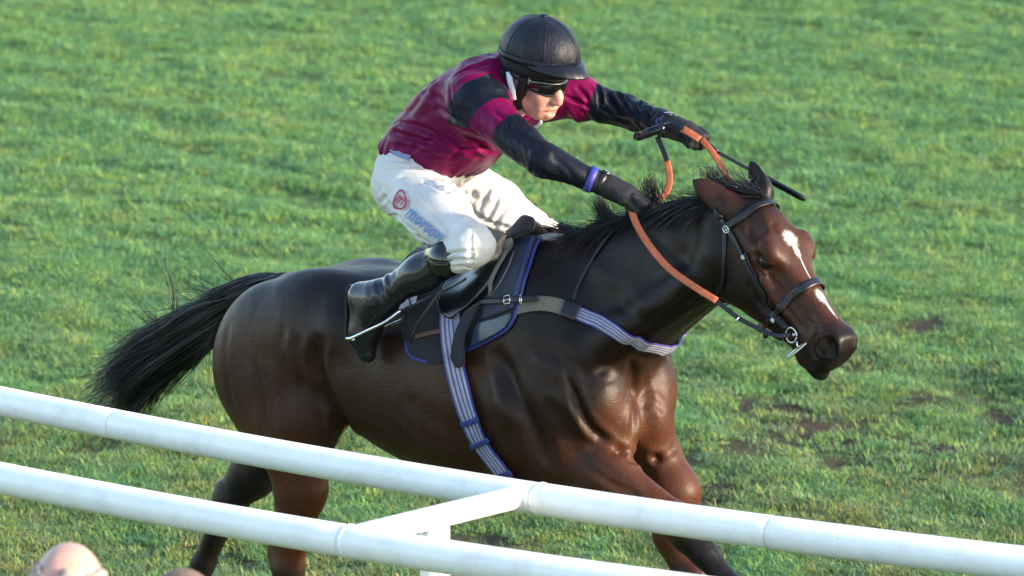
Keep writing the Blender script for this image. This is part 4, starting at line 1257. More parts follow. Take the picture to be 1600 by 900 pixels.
# head
B.ell(rh(-0.012, 0, 0.015), (0.096, 0.074, 0.085), RM, 0.03)
B.ell(rh(0.040, 0, -0.050), (0.055, 0.053, 0.078), RM, 0.03)
B.cone(rh(0.064, 0, -0.118), rh(0.068, 0, -0.122), 0.024, 0.021, 0.03)                # chin
B.cone(rh(0.0, -0.050, -0.095), rh(0.055, -0.022, -0.120), 0.022, 0.020, 0.03); B.cone(rh(0.0, 0.050, -0.095), rh(0.055, 0.022, -0.120), 0.022, 0.020, 0.03)
B.cone(rh(0.060, -0.040, -0.060), rh(0.068, -0.028, -0.085), 0.018, 0.014, 0.03); B.cone(rh(0.060, 0.040, -0.060), rh(0.068, 0.028, -0.085), 0.018, 0.014, 0.03)
B.chain([(rh(0.090, 0, -0.020), 0.010), (rh(0.106, 0, -0.050), 0.0115), (rh(0.112, 0, -0.066), 0.0125)], 0.016)   # nose
B.ell(rh(0.100, -0.011, -0.070), (0.012, 0.009, 0.008), RM, 0.008); B.ell(rh(0.100, 0.011, -0.070), (0.012, 0.009, 0.008), RM, 0.008)
B.cone(rh(0.096, -0.010, -0.0785), rh(0.101, -0.008, -0.080), 0.0035, 0.0035, 0.004, 's'); B.cone(rh(0.096, 0.010, -0.0785), rh(0.101, 0.008, -0.080), 0.0035, 0.0035, 0.004, 's')
B.chain([(rh(0.070, -0.074 + 0.050, -0.100), 0.006), (rh(0.092, -0.008, -0.0955), 0.0085), (rh(0.092, 0.008, -0.0955), 0.0085), (rh(0.070, 0.024, -0.100), 0.006)], 0.010)  # lips
B.chain([(rh(0.070, -0.022, -0.112), 0.006), (rh(0.088, -0.008, -0.1165), 0.0085), (rh(0.088, 0.008, -0.1165), 0.0085), (rh(0.070, 0.022, -0.112), 0.006)], 0.010)
B.chain([(rh(0.078, -0.024, -0.106), 0.0035), (rh(0.098, 0, -0.1060), 0.0062), (rh(0.078, 0.024, -0.106), 0.0035)], 0.006, op='s')
for sg in (-1, 1):
    B.ell(rh(0.078, sg * 0.030, -0.022), (0.016, 0.018, 0.012), RM, 0.02, 's')          # eye sockets
    B.ell(rh(-0.012, sg * 0.076, -0.040), (0.016, 0.009, 0.029), RM, 0.008)            # ears
    B.ell(rh(-0.008, sg * 0.085, -0.038), (0.008, 0.006, 0.017), RM, 0.006, 's')
    B.cone(rh(-0.014, sg * 0.076, -0.072), rh(-0.008, sg * 0.074, -0.066), 0.007, 0.007, 0.006)
bx = np.unique(np.round(np.r_[axis(-0.55, -0.02, 0.012), axis(-0.012, 0.27, 0.0042), axis(0.28, 0.62, 0.010)], 5))
by = np.unique(np.round(np.r_[axis(-0.40, -0.115, 0.011), axis(-0.11, 0.11, 0.0042), axis(0.118, 0.40, 0.011)], 5))
bz = np.unique(np.round(np.r_[axis(1.30, 1.90, 0.012), axis(1.905, 2.33, 0.0042)], 5))
V, Q = B.mesh(bx, by, bz); V = relax(V, Q, 1, 0.4)
BN = normals(V, Q)
for sg in (-1, 1):
    for line, dp, wd in (([(0.098, 0.016, -0.068), (0.088, 0.028, -0.088), (0.074, 0.034, -0.110)], 0.0035, 0.005), ([(0.080, 0.020, -0.042), (0.074, 0.038, -0.046), (0.060, 0.050, -0.042)], 0.0025, 0.005),
                         ([(0.066, 0.046, -0.078), (0.050, 0.054, -0.098)], 0.004, 0.010), ([(0.078, 0.022, -0.126), (0.066, 0.030, -0.132)], 0.002, 0.005)):
        V = V + BN * crease(V, [rh(a, sg * b_, c) for a, b_, c in line], dp, wd, 30)[:, None]
V = V + BN * crease(V, [rh(0.082, -0.014, -0.124), rh(0.086, 0, -0.125), rh(0.082, 0.014, -0.124)], 0.003, 0.004, 20)[:, None]
m_skin, nt, b = node_mat('skin', 0.48, 0.4)
v = coords(nt)
c_ = ramp(nt, noise(nt, v, 35, 4), [(0.3, (0.40, 0.20, 0.15)), (0.7, (0.50, 0.28, 0.215))])
at_n = N(nt, 'ShaderNodeAttribute', attribute_name='flush')
nt.links.new(mixc(nt, at_n.outputs['Fac'], c_, (0.42, 0.13, 0.11)), b.inputs['Base Color'])
b.inputs['Subsurface Weight'].default_value = 0.08
b.inputs['Subsurface Radius'].default_value = (0.012, 0.005, 0.003)
bump(nt, b, noise(nt, v, 420, 3), 0.12, 0.002)
o = hobj('body', V, Q, m_skin, rider)
q = np.stack([(V - SK) @ RF, (V - SK) @ RL, (V - SK) @ RU], -1)
fl = np.exp(-(((q - [0.092, 0, -0.106]) / [0.022, 0.024, 0.0165]) ** 2).sum(1)) * 0.75
fl += np.exp(-(((q - [0.11, 0, -0.064]) / [0.02, 0.018, 0.016]) ** 2).sum(1)) * 0.30
for sg in (-1, 1):
    fl += np.exp(-(((q - [0.065, sg * 0.045, -0.075]) / [0.03, 0.025, 0.022]) ** 2).sum(1)) * 0.28
    fl += np.exp(-(((q - [-0.01, sg * 0.08, -0.04]) / [0.03, 0.02, 0.04]) ** 2).sum(1)) * 0.45
fa_ = o.data.attributes.new('flush', 'FLOAT', 'POINT'); fa_.data.foreach_set('value', fl.astype(np.float32))
V, F = merge([box(rh(0.080, 0, -0.1035), (0.010, 0.030, 0.006), RM)])
hobj('teeth', V, F, simple('teeth', (0.62, 0.56, 0.48), 0.3), rider)

# ---- cloth helpers
def ridged(P, seed, warp=0.5):
    """soft fold pattern: sharp valleys, round crests"""
    w = np.stack([vnoise(P, 0.55, seed + 20 + i) for i in range(3)], -1) * warp
    a = vnoise(P + w, 1.0, seed); c = vnoise(P + w * 1.3, 2.1, seed + 1)
    return (np.abs(a) - 0.55) + 0.45 * (np.abs(c) - 0.55)
def along(a, b_, P):
    d = unit(b_ - a); return (P - a) @ d, np.linalg.norm((P - a) - np.outer((P - a) @ d, d), axis=1)

# ---- jacket
J = Field()
torso(J, 0.010)
for s_, e_, w_ in ((SHn, ELn, WRn), (SHf, ELf, WRf)):
    J.ell(s_ + [-0.02, 0, 0], (0.088, 0.072, 0.080), None, 0.09)
    c_end = w_ + (e_ - w_) * (0.25 if s_ is SHn else 0.12)
    J.cone(s_, e_, 0.074, 0.050, 0.045); J.cone(e_, c_end, 0.050, 0.037, 0.025)
J.ell(NEC + [-0.06, 0, 0.03], (0.09, 0.12, 0.06), None, 0.06)
J.chain([(NEC + [-0.035, -0.045, 0.0], 0.058), (NEC + [-0.01, 0.0, 0.03], 0.062), (NEC + [-0.035, 0.045, 0.0], 0.058)], 0.04)
# blouse sags over the waistband
J.ell((-0.185, 0, 1.865), (0.13, 0.155, 0.080), [[0.85, 0, 0.52], [0, 1, 0], [-0.52, 0, 0.85]], 0.06)
# open at the neck and below the waist
J.cone(NEC + [0.045, 0, 0.055], rh(0.0, 0, -0.10), 0.058, 0.10, 0.012, 's')
wn_ = unit(np.array([0.36, 0, 1.0])); wo = at(655, 243, 0.0)
J.add(lambda P: (P - wo) @ wn_, (-0.8, -0.4, 1.5), (0.05, 0.4, 1.86), 0.02, 's')
jx = axis(-0.60, 0.62, 0.0055); jy = axis(-0.38, 0.40, 0.0055); jz = axis(1.66, 2.22, 0.0055)
J.bake((-0.62, -0.40, 1.62), (0.64, 0.42, 2.24), 0.009)
V, Q = J.mesh(jx, jy, jz); V = relax(V, Q, 2, 0.45)
Nn = normals(V, Q)
# folds: long sweeps on the body running from shoulder to waist, rings round the sleeves
up_t = np.cross(ax_t, [0, 1, 0])
Pb = np.stack([(V - PEL) @ ax_t * 7 + V[:, 1] * 3, V[:, 1] * 13, (V - PEL) @ up_t * 15 + (V - PEL) @ ax_t * 7], -1)
db = 0.0125 * ridged(Pb, 31, 0.9) + 0.004 * ridged(Pb * 2.3, 35, 0.9)
tot = db
for s_, e_, w_, sd, amp in ((SHn, ELn, WRn, 50, 0.0050), (SHf, ELf, WRf, 60, 0.0095)):
    t1, r1 = along(s_, e_, V); t2, r2 = along(e_, w_, V)
    L1, L2 = np.linalg.norm(e_ - s_), np.linalg.norm(w_ - e_)
    onarm = (np.sign(s_[1]) * V[:, 1] > 0.10) & (((t1 > 0.03) & (t1 < L1) & (r1 < 0.12)) | ((t2 > 0) & (r2 < 0.12)))
    tt = np.where(t2 > 0, L1 + t2, t1)
    ux = V[:, 1] * 10; uz = V[:, 2] * 12
    Pa = np.stack([tt * 40 + uz * 2.6, ux, uz], -1)
    w_arm = np.clip((t1 - 0.03) / 0.06, 0, 1) * onarm
    tot = tot * (1 - w_arm) + w_arm * amp * ridged(Pa, sd, 1.2)
# hem puckers
tot = tot + 0.004 * np.exp(-((V - wo) @ wn_ / 0.045) ** 2) * np.sin(np.arctan2(V[:, 1], V[:, 0] + 0.33) * 26 + vnoise(V, 30, 8)) * (np.abs((V - wo) @ wn_) < 0.15) * (V[:, 0] < 0.0)
for pts, dp, wd in [([(700, 190), (735, 218), (772, 240)], 0.012, 0.009), ([(680, 165), (715, 195), (752, 215)], 0.010, 0.011), ([(645, 190), (700, 222), (756, 246)], 0.011, 0.010),
        ([(606, 205), (640, 215), (690, 230)], 0.010, 0.010), ([(618, 226), (660, 238), (720, 248)], 0.009, 0.008), ([(612, 190), (640, 196), (668, 210)], 0.008, 0.009), ([(625, 180), (660, 150), (690, 118)], 0.006, 0.016),
        ([(700, 108), (735, 92), (772, 74)], 0.009, 0.010), ([(708, 124), (745, 106), (782, 98)], 0.010, 0.009), ([(716, 132), (750, 122), (786, 130)], 0.008, 0.008), ([(740, 80), (760, 72), (776, 84)], 0.007, 0.007),
        ([(704, 130), (706, 165), (714, 198)], 0.008, 0.007), ([(660, 140), (690, 160), (704, 190)], 0.007, 0.012), ([(705, 250), (730, 236), (765, 232)], 0.010, 0.009), ([(640, 238), (655, 225), (680, 218)], 0.007, 0.008),
        ([(770, 175), (790, 185), (800, 205)], 0.006, 0.007), ([(800, 205), (830, 222), (850, 245)], 0.004, 0.010), ([(790, 235), (830, 262), (870, 280)], 0.004, 0.009), ([(860, 240), (885, 262), (900, 285)], 0.003, 0.008),
        ([(900, 135), (915, 150), (920, 168)], 0.008, 0.007), ([(880, 150), (905, 160), (925, 172)], 0.008, 0.006), ([(930, 130), (938, 150), (935, 175)], 0.009, 0.006), ([(945, 140), (955, 158), (968, 180)], 0.010, 0.007), ([(958, 138), (972, 155), (985, 180)], 0.010, 0.006),
        ([(975, 148), (990, 165), (1000, 186)], 0.010, 0.006), ([(992, 155), (1005, 172), (1018, 190)], 0.009, 0.006), ([(1010, 165), (1022, 180), (1030, 195)], 0.007, 0.006), ([(940, 170), (960, 185), (985, 192)], 0.008, 0.007)]:
    tot = tot + crease(V, cam_cast(J, pts), dp, wd)
V = V + Nn * tot[:, None]
m_silk, nt, b = node_mat('racing_silk', 0.42, 0.16)
tc = N(nt, 'ShaderNodeTexCoord')
base = base_of(rider)
def lin(dv, p0):
    d = N(nt, 'ShaderNodeVectorMath', operation='DOT_PRODUCT')
    nt.links.new(tc.outputs['Object'], d.inputs[0]); d.inputs[1].default_value = tuple(dv)
    return math_n(nt, 'SUBTRACT', d.outputs['Value'], float(np.dot(p0 - base, dv)))
def gate(x, lo_, hi_):
    return math_n(nt, 'MULTIPLY', math_n(nt, 'GREATER_THAN', x, lo_), math_n(nt, 'LESS_THAN', x, hi_))
def mx(*a):
    o_ = a[0]
    for i in a[1:]: o_ = math_n(nt, 'MAXIMUM', o_, i)
    return o_
yy = lin((0, 1, 0), base * 0)
dn, df = unit(ELn - SHn), unit(ELf - SHf)
tn, tf = lin(dn, SHn), lin(df, SHf)
# slanted hoop on the near sleeve: edges measured in the survey
hoop_a = math_n(nt, 'ADD', tn, math_n(nt, 'MULTIPLY', lin((0, 0, 1), SHn), -0.25))
near_b = math_n(nt, 'MULTIPLY', math_n(nt, 'LESS_THAN', lin((0, 1, 0), np.array([0, -0.135, 0])), 0.0), mx(math_n(nt, 'MULTIPLY', gate(hoop_a, -0.062, 0.055), math_n(nt, 'GREATER_THAN', lin((0, 0, 1), SHn), -0.052)), math_n(nt, 'GREATER_THAN', tn, 0.158)))
near_b = mx(near_b, math_n(nt, 'GREATER_THAN', lin(unit(WRn - SHn), SHn), 0.20))
far_b = math_n(nt, 'MULTIPLY', math_n(nt, 'GREATER_THAN', lin((0, 1, 0), np.array([0, 0.10, 0])), 0.0), math_n(nt, 'GREATER_THAN', tf, 0.105))
far_b = mx(far_b, math_n(nt, 'GREATER_THAN', lin(unit(WRf - SHf), SHf), 0.28))
blackm = mx(near_b, far_b)
wv = noise(nt, coords(nt), 9, 3)
maroon = ramp(nt, wv, [(0.3, (0.096, 0.003, 0.036)), (0.7, (0.126, 0.004, 0.050))])
nt.links.new(mixc(nt, blackm, maroon, (0.005, 0.0065, 0.012)), b.inputs['Base Color'])
nt.links.new(mixc(nt, blackm, (0.42,) * 3, (0.42,) * 3), b.inputs['Roughness'])
cr = noise(nt, coords(nt, (1, 1.6, 1)), 34, 5, 0.6, 1.6)
bump(nt, b, cr, 0.30, 0.007)
nt.links.new(mixc(nt, blackm, (0.95, 0.22, 0.55), (0.8, 0.85, 1.0)), b.inputs['Specular Tint'])
o = hobj('jacket', V, Q, m_silk, rider)

# collar and stock
m_purple = simple('dark_maroon_cloth', (0.07, 0.006, 0.02), 0.6, 0.3, 0.3, 40)
m_blackcloth = simple('black_knit', (0.009, 0.009, 0.011), 0.75, 0.25, 0.3, 40, 0.3, 400)
a = np.linspace(-2.2, 2.2, 24)
cP = np.array([NEC + np.array([0.005, 0, 0.018]) + np.array([math.cos(t) * 0.068, math.sin(t) * 0.078, 0.020 - 0.030 * math.cos(t)]) for t in a])
V, F = sweep(cP, 0.018, 10, r2=0.010); hobj('collar', V, F, m_silk, rider)
V, F = sweep([at(795, 112, -0.09), at(797, 128, -0.095), at(801, 142, -0.10), at(802, 156, -0.10)], 0.010, 8, (1, 0.3, 0), r2=0.0035)
hobj('collar_label', V, F, m_white, rider)
V, F = sweep(resample([at(826, 205, -0.045), at(838, 198, -0.06), at(846, 190, -0.065)], 8), 0.006, 8, r2=0.003)
hobj('stock_end', V, F, m_white, rider)

# ---- breeches
R_ = Field()
R_.ell(PEL + [0.018, 0, -0.01], (0.112, 0.150, 0.118), None, 0.05)
for sg, h_, k_ in ((-1, HIn, KNn), (1, HIf, KNf)):
    R_.ell(h_ + [-0.008, sg * -0.02, -0.005], (0.100, 0.090, 0.097), None, 0.06)
    R_.cone(h_ + [0.0, 0, 0], h_ + (k_ - h_) * 0.5, 0.099, 0.090, 0.05)
    R_.cone(h_ + (k_ - h_) * 0.5, k_ - unit(k_ - h_) * 0.012 + [0, 0, 0.008], 0.090, 0.066, 0.05)
    R_.cone(k_, k_ + (ANn if sg < 0 else ANf) * 0.20 - k_ * 0.20, 0.058, 0.054, 0.03)
R_.loft(PEL, ax_t, np.array([-ax_t[2], 0, ax_t[0]]), [(-0.02, 0.112, -0.11, 0.146, 0), (0.10, 0.128, -0.105, 0.144, 0), (0.16, 0.126, -0.10, 0.144, 0)], 0.04)
rx = axis(-0.56, 0.18, 0.0055); ry = axis(-0.37, 0.37, 0.0055); rz = axis(1.44, 1.96, 0.0055)
R_.bake((-0.56, -0.40, 1.42), (0.20, 0.40, 1.98), 0.008)
V, Q = R_.mesh(rx, ry, rz); V = relax(V, Q, 2, 0.45)
Nn = normals(V, Q)
tot = np.zeros(len(V))
hipw = np.exp(-((V[:, 0] + 0.20) / 0.15) ** 2) * sstep(1.60, 1.70, V[:, 2])
tot += 0.0125 * ridged(np.stack([V[:, 0] * 5 + V[:, 1] * 4, V[:, 1] * 8, V[:, 2] * 36 + V[:, 0] * 24], -1), 71, 1.0) * hipw
for sg, h_, k_, sd in ((-1, HIn, KNn, 80), (1, HIf, KNf, 90)):
    t1, r1 = along(h_, k_, V); L1 = np.linalg.norm(k_ - h_)
    m = (np.sign(V[:, 1]) == sg)
    tot += m * 0.0055 * ridged(np.stack([t1 * 26 + V[:, 2] * 12, V[:, 1] * 9, V[:, 2] * 9 - t1 * 10], -1), sd, 1.1) * sstep(0.1, 0.2, t1)
    tot += m * 0.009 * ridged(np.stack([t1 * 40, V[:, 1] * 10, V[:, 2] * 22], -1), sd + 5, 0.8) * sstep(L1 - 0.08, L1 + 0.02, t1)
tot += 0.008 * ridged(np.stack([V[:, 0] * 14, V[:, 1] * 6, V[:, 2] * 24 + V[:, 0] * 8], -1), 77, 1.0) * sstep(-0.36, -0.46, V[:, 0])
for pts, dp, wd in [([(592, 262), (645, 262), (694, 272)], 0.008, 0.007), ([(594, 252), (625, 252), (650, 256)], 0.006, 0.006), ([(602, 306), (634, 274), (684, 279)], 0.008, 0.008), ([(660, 282), (684, 293), (702, 304)], 0.012, 0.007), ([(667, 287), (698, 288), (714, 280)], 0.010, 0.007),
        ([(697, 312), (722, 304), (764, 276)], 0.012, 0.008), ([(697, 303), (713, 293), (752, 268)], 0.012, 0.008), ([(706, 280), (722, 268), (738, 256)], 0.010, 0.007), ([(708, 330), (740, 302), (768, 280)], 0.010, 0.008), ([(720, 268), (722, 282), (706, 296)], 0.008, 0.006),
        ([(593, 318), (604, 306), (617, 296)], 0.007, 0.007), ([(596, 290), (612, 300), (640, 300)], 0.005, 0.009), ([(612, 332), (647, 360), (672, 386)], 0.008, 0.007), ([(630, 365), (655, 372), (682, 394)], 0.009, 0.008), ([(606, 340), (625, 338), (640, 346)], 0.007, 0.006),
        ([(693, 398), (722, 393), (748, 390)], 0.008, 0.005), ([(702, 408), (722, 404), (745, 405)], 0.009, 0.005), ([(708, 417), (725, 415), (742, 418)], 0.008, 0.005), ([(738, 368), (736, 395), (742, 420)], 0.005, 0.006),
        ([(766, 292), (756, 312), (748, 330)], 0.008, 0.007), ([(780, 305), (772, 325), (760, 345)], 0.007, 0.006), ([(795, 320), (780, 340), (772, 360)], 0.007, 0.007), ([(745, 335), (770, 350), (800, 356)], 0.006, 0.007), ([(790, 362), (815, 352), (838, 350)], 0.007, 0.006), ([(720, 345), (745, 375), (765, 395)], -0.004, 0.012)]:
    tot = tot + crease(V, cam_cast(R_, pts), dp, wd)
lg = resample(cam_cast(R_, [(618, 300), (640, 335), (665, 358), (692, 378)]), 20)
lgd = np.sqrt(((V[:, None] - lg[None]) ** 2).sum(-1)).min(1)
tot = tot * (0.15 + 0.85 * sstep(0.025, 0.055, lgd))
V = V + Nn * tot[:, None]
m_breech, nt, b = node_mat('white_breeches', 0.62, 0.3)
n1 = noise(nt, coords(nt), 7, 5)
nt.links.new(ramp(nt, n1, [(0.3, (0.49, 0.48, 0.46)), (0.7, (0.57, 0.57, 0.57))]), b.inputs['Base Color'])
bump(nt, b, noise(nt, coords(nt, (1, 1, 1.5)), 30, 5, 0.6, 1.5), 0.30, 0.008)
breeches = hobj('breeches', V, Q, m_breech, rider)

m_band = simple('lilac_waistband', (0.20, 0.22, 0.36), 0.7, 0.3, 0.2, 60)
wb = cam_cast(R_, [(608, 226), (616, 234), (628, 241), (642, 247)], 0.0)
strap('waistband', wb, 0.024, 0.004, m_band, rider, field=R_, off=0.002, n=14)
# seams: pocket, knee patch
m_thread = simple('seam_thread', (0.42, 0.42, 0.45), 0.8)
for pts in ([(648, 300), (668, 326), (690, 350), (701, 366), (688, 376)], [(742, 360), (739, 380), (743, 394), (736, 416)], [(700, 403), (720, 396), (743, 393)], [(640, 262), (672, 268), (700, 272), (709, 262)]):
    P = cam_cast(R_, pts, 0.0)
    P = R_.project(resample(P, 24), 0.0045)
    V, F = sweep(P, 0.0011, 5); hobj('seam', V, F, m_thread, breeches)

# printed logo on the thigh: built-in font turned into mesh and laid on the cloth
m_pr_blue = simple('blue_print', (0.10, 0.20, 0.48), 0.6, 0.3, 0.1)
m_pr_red = simple('maroon_print', (0.33, 0.02, 0.07), 0.6, 0.3, 0.1)
def lay(V2, F, name, mat, org, ex, ey, off=0.0100):
    """flat outline -> raised print on the breeches; org/ex/ey in surveyed picture units"""
    pts = [(org[0] + x * ex[0] + y * ey[0], org[1] + x * ex[1] + y * ey[1]) for x, y in V2]
    P = cam_cast(R_, pts, off)
    hobj(name, P, F, mat, breeches, False)
def text_mesh(s, dens=3):
    cu = bpy.data.curves.new('txt', 'FONT'); cu.body = s; cu.resolution_u = dens; cu.offset = 0.02
    ob = bpy.data.objects.new('txt', cu); COL.objects.link(ob)
    dg = bpy.context.evaluated_depsgraph_get(); dg.update()
    me = bpy.data.meshes.new_from_object(ob.evaluated_get(dg))
    V = np.array([v.co[:2] for v in me.vertices]); F = [tuple(p.vertices) for p in me.polygons]
    bpy.data.objects.remove(ob); bpy.data.curves.remove(cu); bpy.data.meshes.remove(me)
    return V, F
V2, F2 = text_mesh('morson')
V2 = V2 - V2.min(0); V2 = V2 / V2[:, 0].max()
ang = math.radians(41)
ex = np.array([math.cos(ang), math.sin(ang)]) * 66; ey = np.array([math.sin(ang), -math.cos(ang)]) * 86
lay(V2, F2, 'printed_word', m_pr_blue, (633, 336), ex, ey)
V2, F2 = text_mesh('m'); V2 = V2 - (V2.min(0) + V2.max(0)) / 2; V2 = V2 / np.ptp(V2[:, 0])
a3 = math.radians(38)
lay(V2, F2, 'logo_letter', m_pr_red, (625, 313), np.array([math.cos(a3), math.sin(a3)]) * 13, np.array([math.sin(a3), -math.cos(a3)]) * 17)
t = np.linspace(0, 2 * math.pi, 48, endpoint=False)
def logo_outline(k):
    rad = 1 + 0.10 * np.sin(3 * t + 0.6) + 0.05 * np.sin(2 * t + 1)
    return np.c_[np.cos(t) * rad * (10.5 - k), np.sin(t) * rad * (16.5 - k)]
o1, o2 = logo_outline(0), logo_outline(3.2)
Vr = np.vstack([o1, o2]); Fr = [(i, (i + 1) % 48, 48 + (i + 1) % 48, 48 + i) for i in range(48)]
lay(Vr, Fr, 'logo_ring', m_pr_red, (625, 313), np.array([math.cos(0.25), math.sin(0.25)]), np.array([-math.sin(0.25), math.cos(0.25)]))
rr = np.random.default_rng(8)
Vs, Fs = [], []
for i in range(8):
    x = i * 3.0; h_ = rr.uniform(2.0, 3.4); o_ = len(Vs)
    Vs += [(x, 0), (x + 1.5, 0), (x + 1.5, h_), (x, h_)]; Fs.append((o_, o_ + 1, o_ + 2, o_ + 3))
lay(np.array(Vs), Fs, 'small_print', m_pr_blue, (633, 336), np.array([math.cos(0.66), math.sin(0.66)]), np.array([-math.sin(0.66), math.cos(0.66)]) * 1.0)

# ---- boots
def boot(k_, a_, sg):
    f = Field()
    k_ = k_ + np.array([0, 0, 0.012]); d = unit(a_ - k_); st = k_ + d * 0.075
    f.cone(st, st + (a_ - st) * 0.45, 0.056, 0.055, 0.03); f.cone(st + (a_ - st) * 0.45, a_, 0.055, 0.046, 0.03)
    hl = at(560, 456, -abs(a_[1])) * [1, -sg, 1] if sg > 0 else at(560, 456, a_[1])
    ball_ = at(563, 522, a_[1]) if sg < 0 else at(563, 522, -abs(a_[1])) * [1, -1, 1]
    toe = at(574, 553, a_[1]) if sg < 0 else at(574, 553, -abs(a_[1])) * [1, -1, 1]
    f.cone(a_, hl + [0.012, 0, -0.01], 0.048, 0.036, 0.03)
    f.cone(hl + [0.02, 0, -0.02], ball_ + [0.015, 0, 0.01], 0.042, 0.044, 0.04)
    f.cone(a_ + [0.005, 0, -0.012], ball_ + [0.04, 0, 0.035], 0.046, 0.038, 0.05)
    f.cone(ball_ + [0.012, 0, 0], toe, 0.042, 0.028, 0.03)
    lo, hi = np.minimum(k_, a_) - 0.13, np.maximum(k_, a_) + 0.1
    lo[2] = 1.13
    V, Q = f.mesh(axis(lo[0], hi[0], 0.005), axis(min(k_[1], a_[1]) - 0.08, max(k_[1], a_[1]) + 0.08, 0.005), axis(lo[2], hi[2], 0.005))
    V = relax(V, Q, 2, 0.4); Nn = normals(V, Q)
    t1, r1 = along(a_, k_, V)
    L = np.linalg.norm(k_ - a_)
    wr = np.exp(-((t1 - 0.06) / 0.055) ** 2) * (t1 > -0.03)
    V = V + Nn * (0.0055 * ridged(np.stack([t1 * 62 + V[:, 1] * 8, V[:, 1] * 8, V[:, 2] * 6], -1), 101, 1.0) * wr)[:, None]
    bt = hobj('boot', V, Q, m_boot, rider)
    # top band, sole
    c1, c2 = st + d * 0.0, st + d * 0.075
    Vb, Fb = sweep([c1 - d * 0.002, c1, c2, c2 + d * 0.002], [0.055, 0.0595, 0.0595, 0.055], 32)
    hobj('boot_top', Vb, Fb, m_patent, bt)
    back = unit(np.array([-1.0, 0, -0.12]))
    so = [hl + back * 0.026 + [0, 0, 0.022], hl + back * 0.032 + [0, 0, -0.005], (hl + ball_) / 2 + back * 0.034, ball_ + back * 0.036, (ball_ + toe) / 2 + back * 0.032, toe + back * 0.016 + [0, 0, -0.014]]
    Vb, Fb = sweep(resample(so, 20), 0.006, 8, (1, 0, 0), r2=np.interp(np.linspace(0, 1, 20), [0, 0.1, 0.4, 0.7, 1], [0.022, 0.030, 0.030, 0.038, 0.018]))
    hobj('boot_sole', Vb, Fb, m_leather, bt)
    V, F = sweep([k_ + d * 0.02, st + d * 0.02], [0.053, 0.053], 20); hobj('stocking', V, F, m_blackcloth, rider)
m_boot = simple('boot_leather', (0.006, 0.007, 0.011), 0.20, 0.5, 0.3, 30, 0.25, 90)
m_patent = simple('patent_leather', (0.006, 0.007, 0.010), 0.08, 0.7, 0.2, 30)
boot(KNn, ANn, -1); boot(KNf, ANf, 1)

# ---- gloves: palm, four curled fingers, thumb
m_glove = simple('black_glove', (0.008, 0.008, 0.010), 0.65, 0.35, 0.3, 60, 0.4, 350)
def glove(w_, h_, sg, el_):
    f = Field()
    d = unit(h_ - w_); side = unit(np.cross(d, [0, 0, 1])); upv = np.cross(side, d)   # side points right
    pal = w_ + d * 0.060
    f.cone(w_ - d * 0.055, w_ + d * 0.01, 0.035, 0.032, 0.02)
    f.cone(w_ + d * 0.01, pal, 0.032, 0.034, 0.025)
    f.ell(pal, (0.048, 0.040, 0.028), np.array([d, side, upv]), 0.02)
    for i, (o_, L) in enumerate(zip((-0.030, -0.010, 0.010, 0.029), (0.040, 0.044, 0.042, 0.034))):
        k0 = pal + d * 0.030 + side * o_ * 1.0 + upv * 0.010
        k1 = k0 + d * L * 0.85 - upv * 0.010
        k2 = k1 - upv * L * 0.75 - d * 0.004
        k3 = k2 - d * L * 0.65 + upv * 0.004
        f.chain([(k0, 0.0125), (k1, 0.0115), (k2, 0.0105), (k3, 0.0095)], 0.006)
    ts = side * (-sg) * 0.034
    f.chain([(pal - d * 0.025 + ts * 0.8, 0.014), (pal + d * 0.010 + ts * 1.25 - upv * 0.010, 0.0125), (pal + d * 0.042 + ts * 0.9 - upv * 0.022, 0.0105)], 0.008)
    V, Q = f.mesh(axis(min(w_[0], h_[0]) - 0.13, max(w_[0], h_[0]) + 0.13, 0.0036), axis(min(w_[1], h_[1]) - 0.11, max(w_[1], h_[1]) + 0.11, 0.0036), axis(min(w_[2], h_[2]) - 0.10, max(w_[2], h_[2]) + 0.10, 0.0036))
    hobj('glove', relax(V, Q, 1, 0.4), Q, m_glove, rider)
    c = w_ + (el_ - w_) * (0.27 if sg < 0 else 0.16)
    de = unit(el_ - w_)
    V, F = sweep([c - de * 0.013, c - de * 0.012, c + de * 0.010, c + de * 0.011], [0.036, 0.0405, 0.0420, 0.038], 28); hobj('cuff_band', V, F, m_cuff, rider)
    V, F = sweep([w_ - d * 0.035, w_ - d * 0.034, w_ - d * 0.012, w_ - d * 0.011], [0.034, 0.0375, 0.0375, 0.034], 24); hobj('glove_strap', V, F, m_leather, rider)
    V, F = box(w_ - d * 0.022 + upv * 0.037 + side * 0.004, (0.024, 0.026, 0.009), np.array([d, side, upv])); hobj('glove_tab', V, F, m_gloss, rider)
    V, F = sweep([c, w_ - d * 0.04], [0.0415, 0.036], 24); hobj('sleeve_end', V, F, m_blackcloth, rider)
m_cuff = simple('blue_cuff', (0.028, 0.034, 0.22), 0.5, 0.4, 0.15, 60)
glove(WRn, HAn, -1, ELn); glove(WRf, HAf, 1, ELf)

